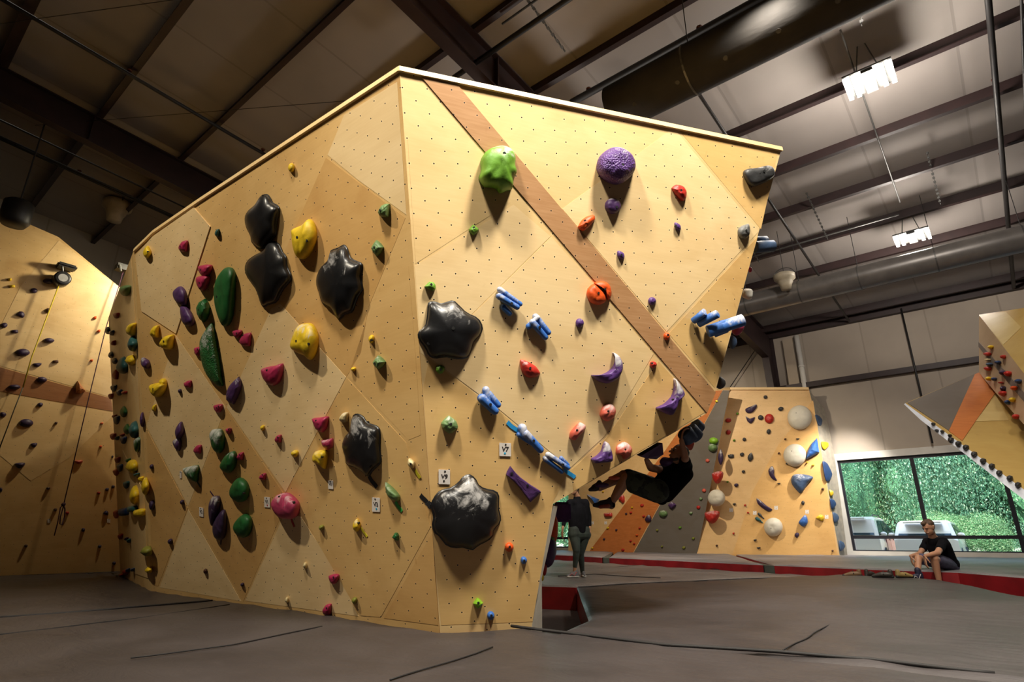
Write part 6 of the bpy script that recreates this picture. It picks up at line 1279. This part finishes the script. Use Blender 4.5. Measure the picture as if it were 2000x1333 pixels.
for i, (x, y, w, h, z) in enumerate(((-6.6, 31.5, 5, 7.5, .2), (-4.6, 33, 4.6, 8, .1), (-2.6, 31.8, 4.6, 7.6, .2), (-.6, 33, 5, 8, .1), (1.4, 31.6, 4.6, 7.2, .2), (3.4, 32.8, 5, 8, .1), (5.6, 31.6, 5, 7.6, .1), (8.2, 33, 5.4, 8, .1))):
    tree(x, y, w, h, z, i, 'dense green leafy tree outside, ' + lbs[i])
for i, (x, y, w, h, z) in enumerate(((-23, 33, 6, 7, .1), (-19.5, 32, 5.5, 6.5, .1))):
    tree(x, y, w, h, z, i + 1, 'sunlit green tree seen past the standing person, ' + ('farther left' if i == 0 else 'farther right'))
for i, (x, y, w, h) in enumerate(((-1.6, 30.3, 3.2, 1.8), (1.2, 30.2, 3.0, 1.6), (4.2, 30.4, 3.4, 1.9), (7.2, 30.2, 3.2, 1.7), (-7.5, 30.2, 3.5, 2.0))):
    root = empty('shrub', (x, y, -.3), 'low dark green shrub beneath the trees, %s' % ['right behind the pale van', 'low behind the seated man', 'low in the right window pane', 'low at the far right of the window', 'behind the white sport utility car'][i], 'shrub', 'shrubs under the trees')
    me = FM[(i + 1) % 3].copy(); me.materials.append(M_leaf[2 if i % 2 else 1]); o = bpy.data.objects.new('foliage', me); COL.objects.link(o); o.parent = root; o.location = (0, 0, h / 2); o.scale = (w / 2, .9, h / 2)
    bm = bmesh.new(); tube(bm, [(0, 0, 0), (0, 0, h * .5)], [.05, .03], 8); q = from_bm('stem', bm, M_bark, root, True, Matrix.Translation((x, y, -.3)))
# ---- cars
def car(name, x, y, W, Lg, prof, glassz, label, col, rails=False, lampcol=None, pink=None):
    """body runs along +Y from its nose at y; prof: (dy, z) side silhouette"""
    root = empty(name, (x, y, -.3), label, 'car'); M = Matrix.Translation((x, y, -.3))
    paint, nt, b = nodes(name + '_paint'); setp(b, col=col, rough=.25); b.inputs['Coat Weight'].default_value = .5
    G, nt, b = nodes(name + '_glass'); setp(b, col=(.04, .07, .08), rough=.05)
    bm = bmesh.new(); n = len(prof); rows = []
    for k, (fx, ins) in enumerate(((-.5, 1), (-.44, 0), (.44, 0), (.5, 1))):
        r = []
        for dy, z in prof:
            top = max(0, (z - glassz) / max(.01, max(p[1] for p in prof) - glassz)) if z > glassz else 0
            r.append(bm.verts.new((W * fx * (1 - .16 * top) * (1 if not ins else 1), dy * (1 if not ins else .985) + (.02 if ins else 0), z - (.05 if ins and z > .5 else 0))))
        rows.append(r)
    for a, c in zip(rows, rows[1:]):
        for i in range(n): j = (i + 1) % n; bm.faces.new((a[i], a[j], c[j], c[i]))
    bm.faces.new(rows[0][::-1]); bm.faces.new(rows[-1]); bmesh.ops.recalc_face_normals(bm, faces=bm.faces)
    from_bm('body', bm, paint, root, False, M)
    zt = max(p[1] for p in prof)
    ws = [p for p in prof if abs(p[1] - glassz) < .12]; y0 = min(p[0] for p in prof if p[1] > zt - .08); y1 = max(p[0] for p in prof if p[1] > zt - .08); yw0 = ws[0][0]; yw1 = ws[-1][0]
    for sd in (-1, 1):
        for a, c in ((.03, .33), (.36, .66), (.69, .95)):
            bm = bmesh.new(); q = []
            for t, top in ((a, 0), (c, 0), (c, 1), (a, 1)):
                yy = (yw0 + (yw1 - yw0) * t) if not top else (y0 + (y1 - y0) * t); zz = glassz + .04 if not top else zt - .13
                q.append(bm.verts.new((sd * (W * .5 * (1 - .16 * (zz - glassz) / (zt - glassz)) + .004), yy, zz)))
            bm.faces.new(q); bmesh.ops.solidify(bm, geom=bm.faces[:], thickness=.008); from_bm('side_window', bm, G, root, False, M)
        bm = bmesh.new(); ball(bm, (sd * (W * .5 + .1), yw0 + .35, glassz + .08), .11, 1, .6, .75); from_bm('wing_mirror', bm, paint, root, True, M)
        if rails:
            bm = bmesh.new(); tube(bm, [(sd * W * .36, y0 + .1, zt), (sd * W * .36, y0 + .3, zt + .07), (sd * W * .36, y1 - .3, zt + .07), (sd * W * .36, y1 - .1, zt)], .02, 8); from_bm('roof_rail', bm, M_black, root, True, M)
    bm = bmesh.new(); q = [bm.verts.new(p) for p in ((-W * .42, yw0 + .06, glassz + .05), (W * .42, yw0 + .06, glassz + .05), (W * .36, y0 - .05, zt - .07), (-W * .36, y0 - .05, zt - .07))]; bm.faces.new(q); bmesh.ops.solidify(bm, geom=bm.faces[:], thickness=.02)
    for v in bm.verts: v.co.y -= .03
    from_bm('rear_window', bm, G, root, False, M)
    if pink:
        for a, c in ((Lg * .30, Lg * .48), (Lg * .49, Lg * .68)):
            bm = bmesh.new(); bx(bm, (W * .5 - .01, a, .42), (W * .5 + .012, c, glassz - .02)); from_bm('door', bm, plain('door_red', pink, .25), root, False, M)
            bm = bmesh.new(); bx(bm, (W * .5 + .01, c - .22, glassz - .14), (W * .5 + .035, c - .06, glassz - .10)); from_bm('door_handle', bm, M_black, root, False, M)
    bm = bmesh.new(); bx(bm, (-W * .3, .0, zt - .10), (W * .3, .30, zt - .05)); from_bm('spoiler', bm, paint, root, False, M)
    for sd in (-1, 1):
        for dy in (Lg * .19, Lg * .8):
            bm = bmesh.new(); tube(bm, [(sd * (W * .5 - .2), dy, .33), (sd * (W * .5 - .18), dy, .33), (sd * (W * .5 + .02), dy, .33), (sd * (W * .5 + .03), dy, .33)], [.28, .34, .34, .28], 24); w = from_bm('wheel', bm, plain('tyre', (.02, .02, .022), .7), root, True, M)
            bm = bmesh.new(); tube(bm, [(sd * (W * .5 + .025), dy, .33), (sd * (W * .5 + .045), dy, .33)], [.21, .19], 16); from_bm('hub', bm, plain('alloy', (.45, .45, .46), .3, .6), w, False, M)
        bm = bmesh.new(); ball(bm, (sd * W * .38, .10, glassz * .78), .12, 1.3, .6, .8); from_bm('lamp', bm, plain(name + '_lamp', lampcol or (.6, .6, .6), .2), root, True, M)
    bm = bmesh.new(); bx(bm, (-W * .47, -.03, .25), (W * .47, .12, .48)); from_bm('bumper', bm, paint, root, False, M)
suv = [(.0, .30), (.0, 1.0), (.08, 1.08), (.32, 1.66), (.8, 1.76), (2.5, 1.74), (3.35, 1.10), (4.4, .98), (4.55, .75), (4.55, .30)]
hat = [(.0, .30), (.0, .95), (.06, 1.05), (.35, 1.52), (.65, 1.60), (2.6, 1.58), (3.3, 1.12), (4.1, .98), (4.25, .75), (4.25, .30)]
c1_ = hit(1672, 1060, V((0, 1, 0)), V((0, 25.4, 0))); c2_ = hit(1808, 1060, V((0, 1, 0)), V((0, 26.2, 0)))
car('parked_car', c1_.x - .15, 25.4, 1.85, 4.6, suv, 1.05, 'white sport utility car with reddish side, parked outside at the left of the window', (.80, .66, .54), True, (.6, .08, .06), (.55, .16, .18))
car('parked_car', c2_.x, 26.2, 1.9, 4.3, hat, 1.02, 'pale van-like car parked outside directly behind the seated man', (.80, .68, .56), False, (.6, .08, .06))
# ================================================================ LIGHT
def spot(name, loc, target, energy, size, col=(1, .86, .66), blend=.6, r=.15):  # unseen spotlight with no fixture in the scene
    l = bpy.data.lights.new(name, 'SPOT'); l.energy = energy; l.spot_size = math.radians(size); l.spot_blend = blend; l.shadow_soft_size = r; l.color = col
    o = bpy.data.objects.new(name, l); COL.objects.link(o); o.location = loc
    o.rotation_euler = (V(target) - V(loc)).to_track_quat('-Z', 'Y').to_euler(); return o
spot('unseen_hall_light', (1.2, 1.9, 8.3), (-2.2, 4.1, 2.6), 3500, 78, (1, .93, .80), .8, .6)
spot('unseen_hall_light', (-1.0, -2.0, 8.5), (-2.0, 4.4, 2.4), 2700, 60, (1, .93, .80), .9, .4)  # added frontal fill, softens the shadows on the overhanging face
spot('unseen_hall_light', (-5.5, -3.5, 8.8), (-6.2, 2.8, 2.2), 1850, 64, (1, .89, .70), .9)
spot('unseen_hall_light', (-14.2, 4.4, 7.0), (-15.6, 3.5, 5.7), 330, 150, (1, .88, .62), 1)
spot('unseen_hall_light', (-10.5, 6, 8.5), (-15, 4.2, 3), 260, 70, (1, .84, .6), 1)
spot('unseen_hall_light', (-8.6, 13.0, 8.4), (-8.4, 20.2, 1.4), 2100, 85, (1, .86, .66), .8)
spot('unseen_hall_light', (2.5, 9, 8.3), (2, 12, 0), 380, 100, (1, .88, .72), 1)
spot('unseen_hall_light', (-1.0, 6.5, 8.0), (-3.0, 9, 0), 1300, 100, (1, .88, .72), 1)
def point(loc, e, col=(1, .90, .80), r=.3):
    l = bpy.data.lights.new('unseen_hall_light', 'POINT'); l.energy = e; l.shadow_soft_size = r; l.color = col
    o = bpy.data.objects.new('unseen_hall_light', l); COL.objects.link(o); o.location = loc
spot('unseen_hall_light', (-2.9, 20.4, 5.2), (-4.5, 22.2, 1.9), 1250, 72, (1, .94, .86), 1)  # added accent light that brightens the pale return panel
point((L1.x, L1.y, L1.z - .4), 390); point((L2.x, L2.y, L2.z - .25), 390); point((-6.5, 8.5, 7.2), 110); point((-9.5, 1.5, 6.8), 10, (1, .85, .65))  # added points to brighten the roof, two of them below the seen fixtures
W_ = bpy.data.worlds.new('sky'); SC.world = W_; W_.use_nodes = True; nt = W_.node_tree
sky = nt.nodes.new('ShaderNodeTexSky'); sky.sky_type = 'NISHITA'; sky.sun_disc = False; sky.sun_elevation = math.radians(52); sky.sun_rotation = math.radians(200)
nt.links.new(sky.outputs[0], nt.nodes['Background'].inputs[0]); nt.nodes['Background'].inputs[1].default_value = 1.3
sun = bpy.data.lights.new('sun', 'SUN'); sun.energy = 12; sun.angle = .01; sun.color = (1, .95, .85)
so = bpy.data.objects.new('sun', sun); COL.objects.link(so); so.location = (0, 30, 20); so.rotation_euler = (V((.25, .55, -1))).to_track_quat('-Z', 'Y').to_euler()
vs = SC.view_settings; vs.view_transform = 'Standard'; vs.look = 'None'; vs.gamma = 1; vs.exposure = .42; vs.use_curve_mapping = False
SC.display_settings.display_device = 'sRGB'
SC.cycles.max_bounces = 6; SC.cycles.diffuse_bounces = 4; SC.cycles.glossy_bounces = 3; SC.cycles.transparent_max_bounces = 12; SC.cycles.transmission_bounces = 4
SC.cycles.use_denoising = True; SC.cycles.caustics_reflective = False; SC.cycles.caustics_refractive = False; SC.cycles.sample_clamp_indirect = 4
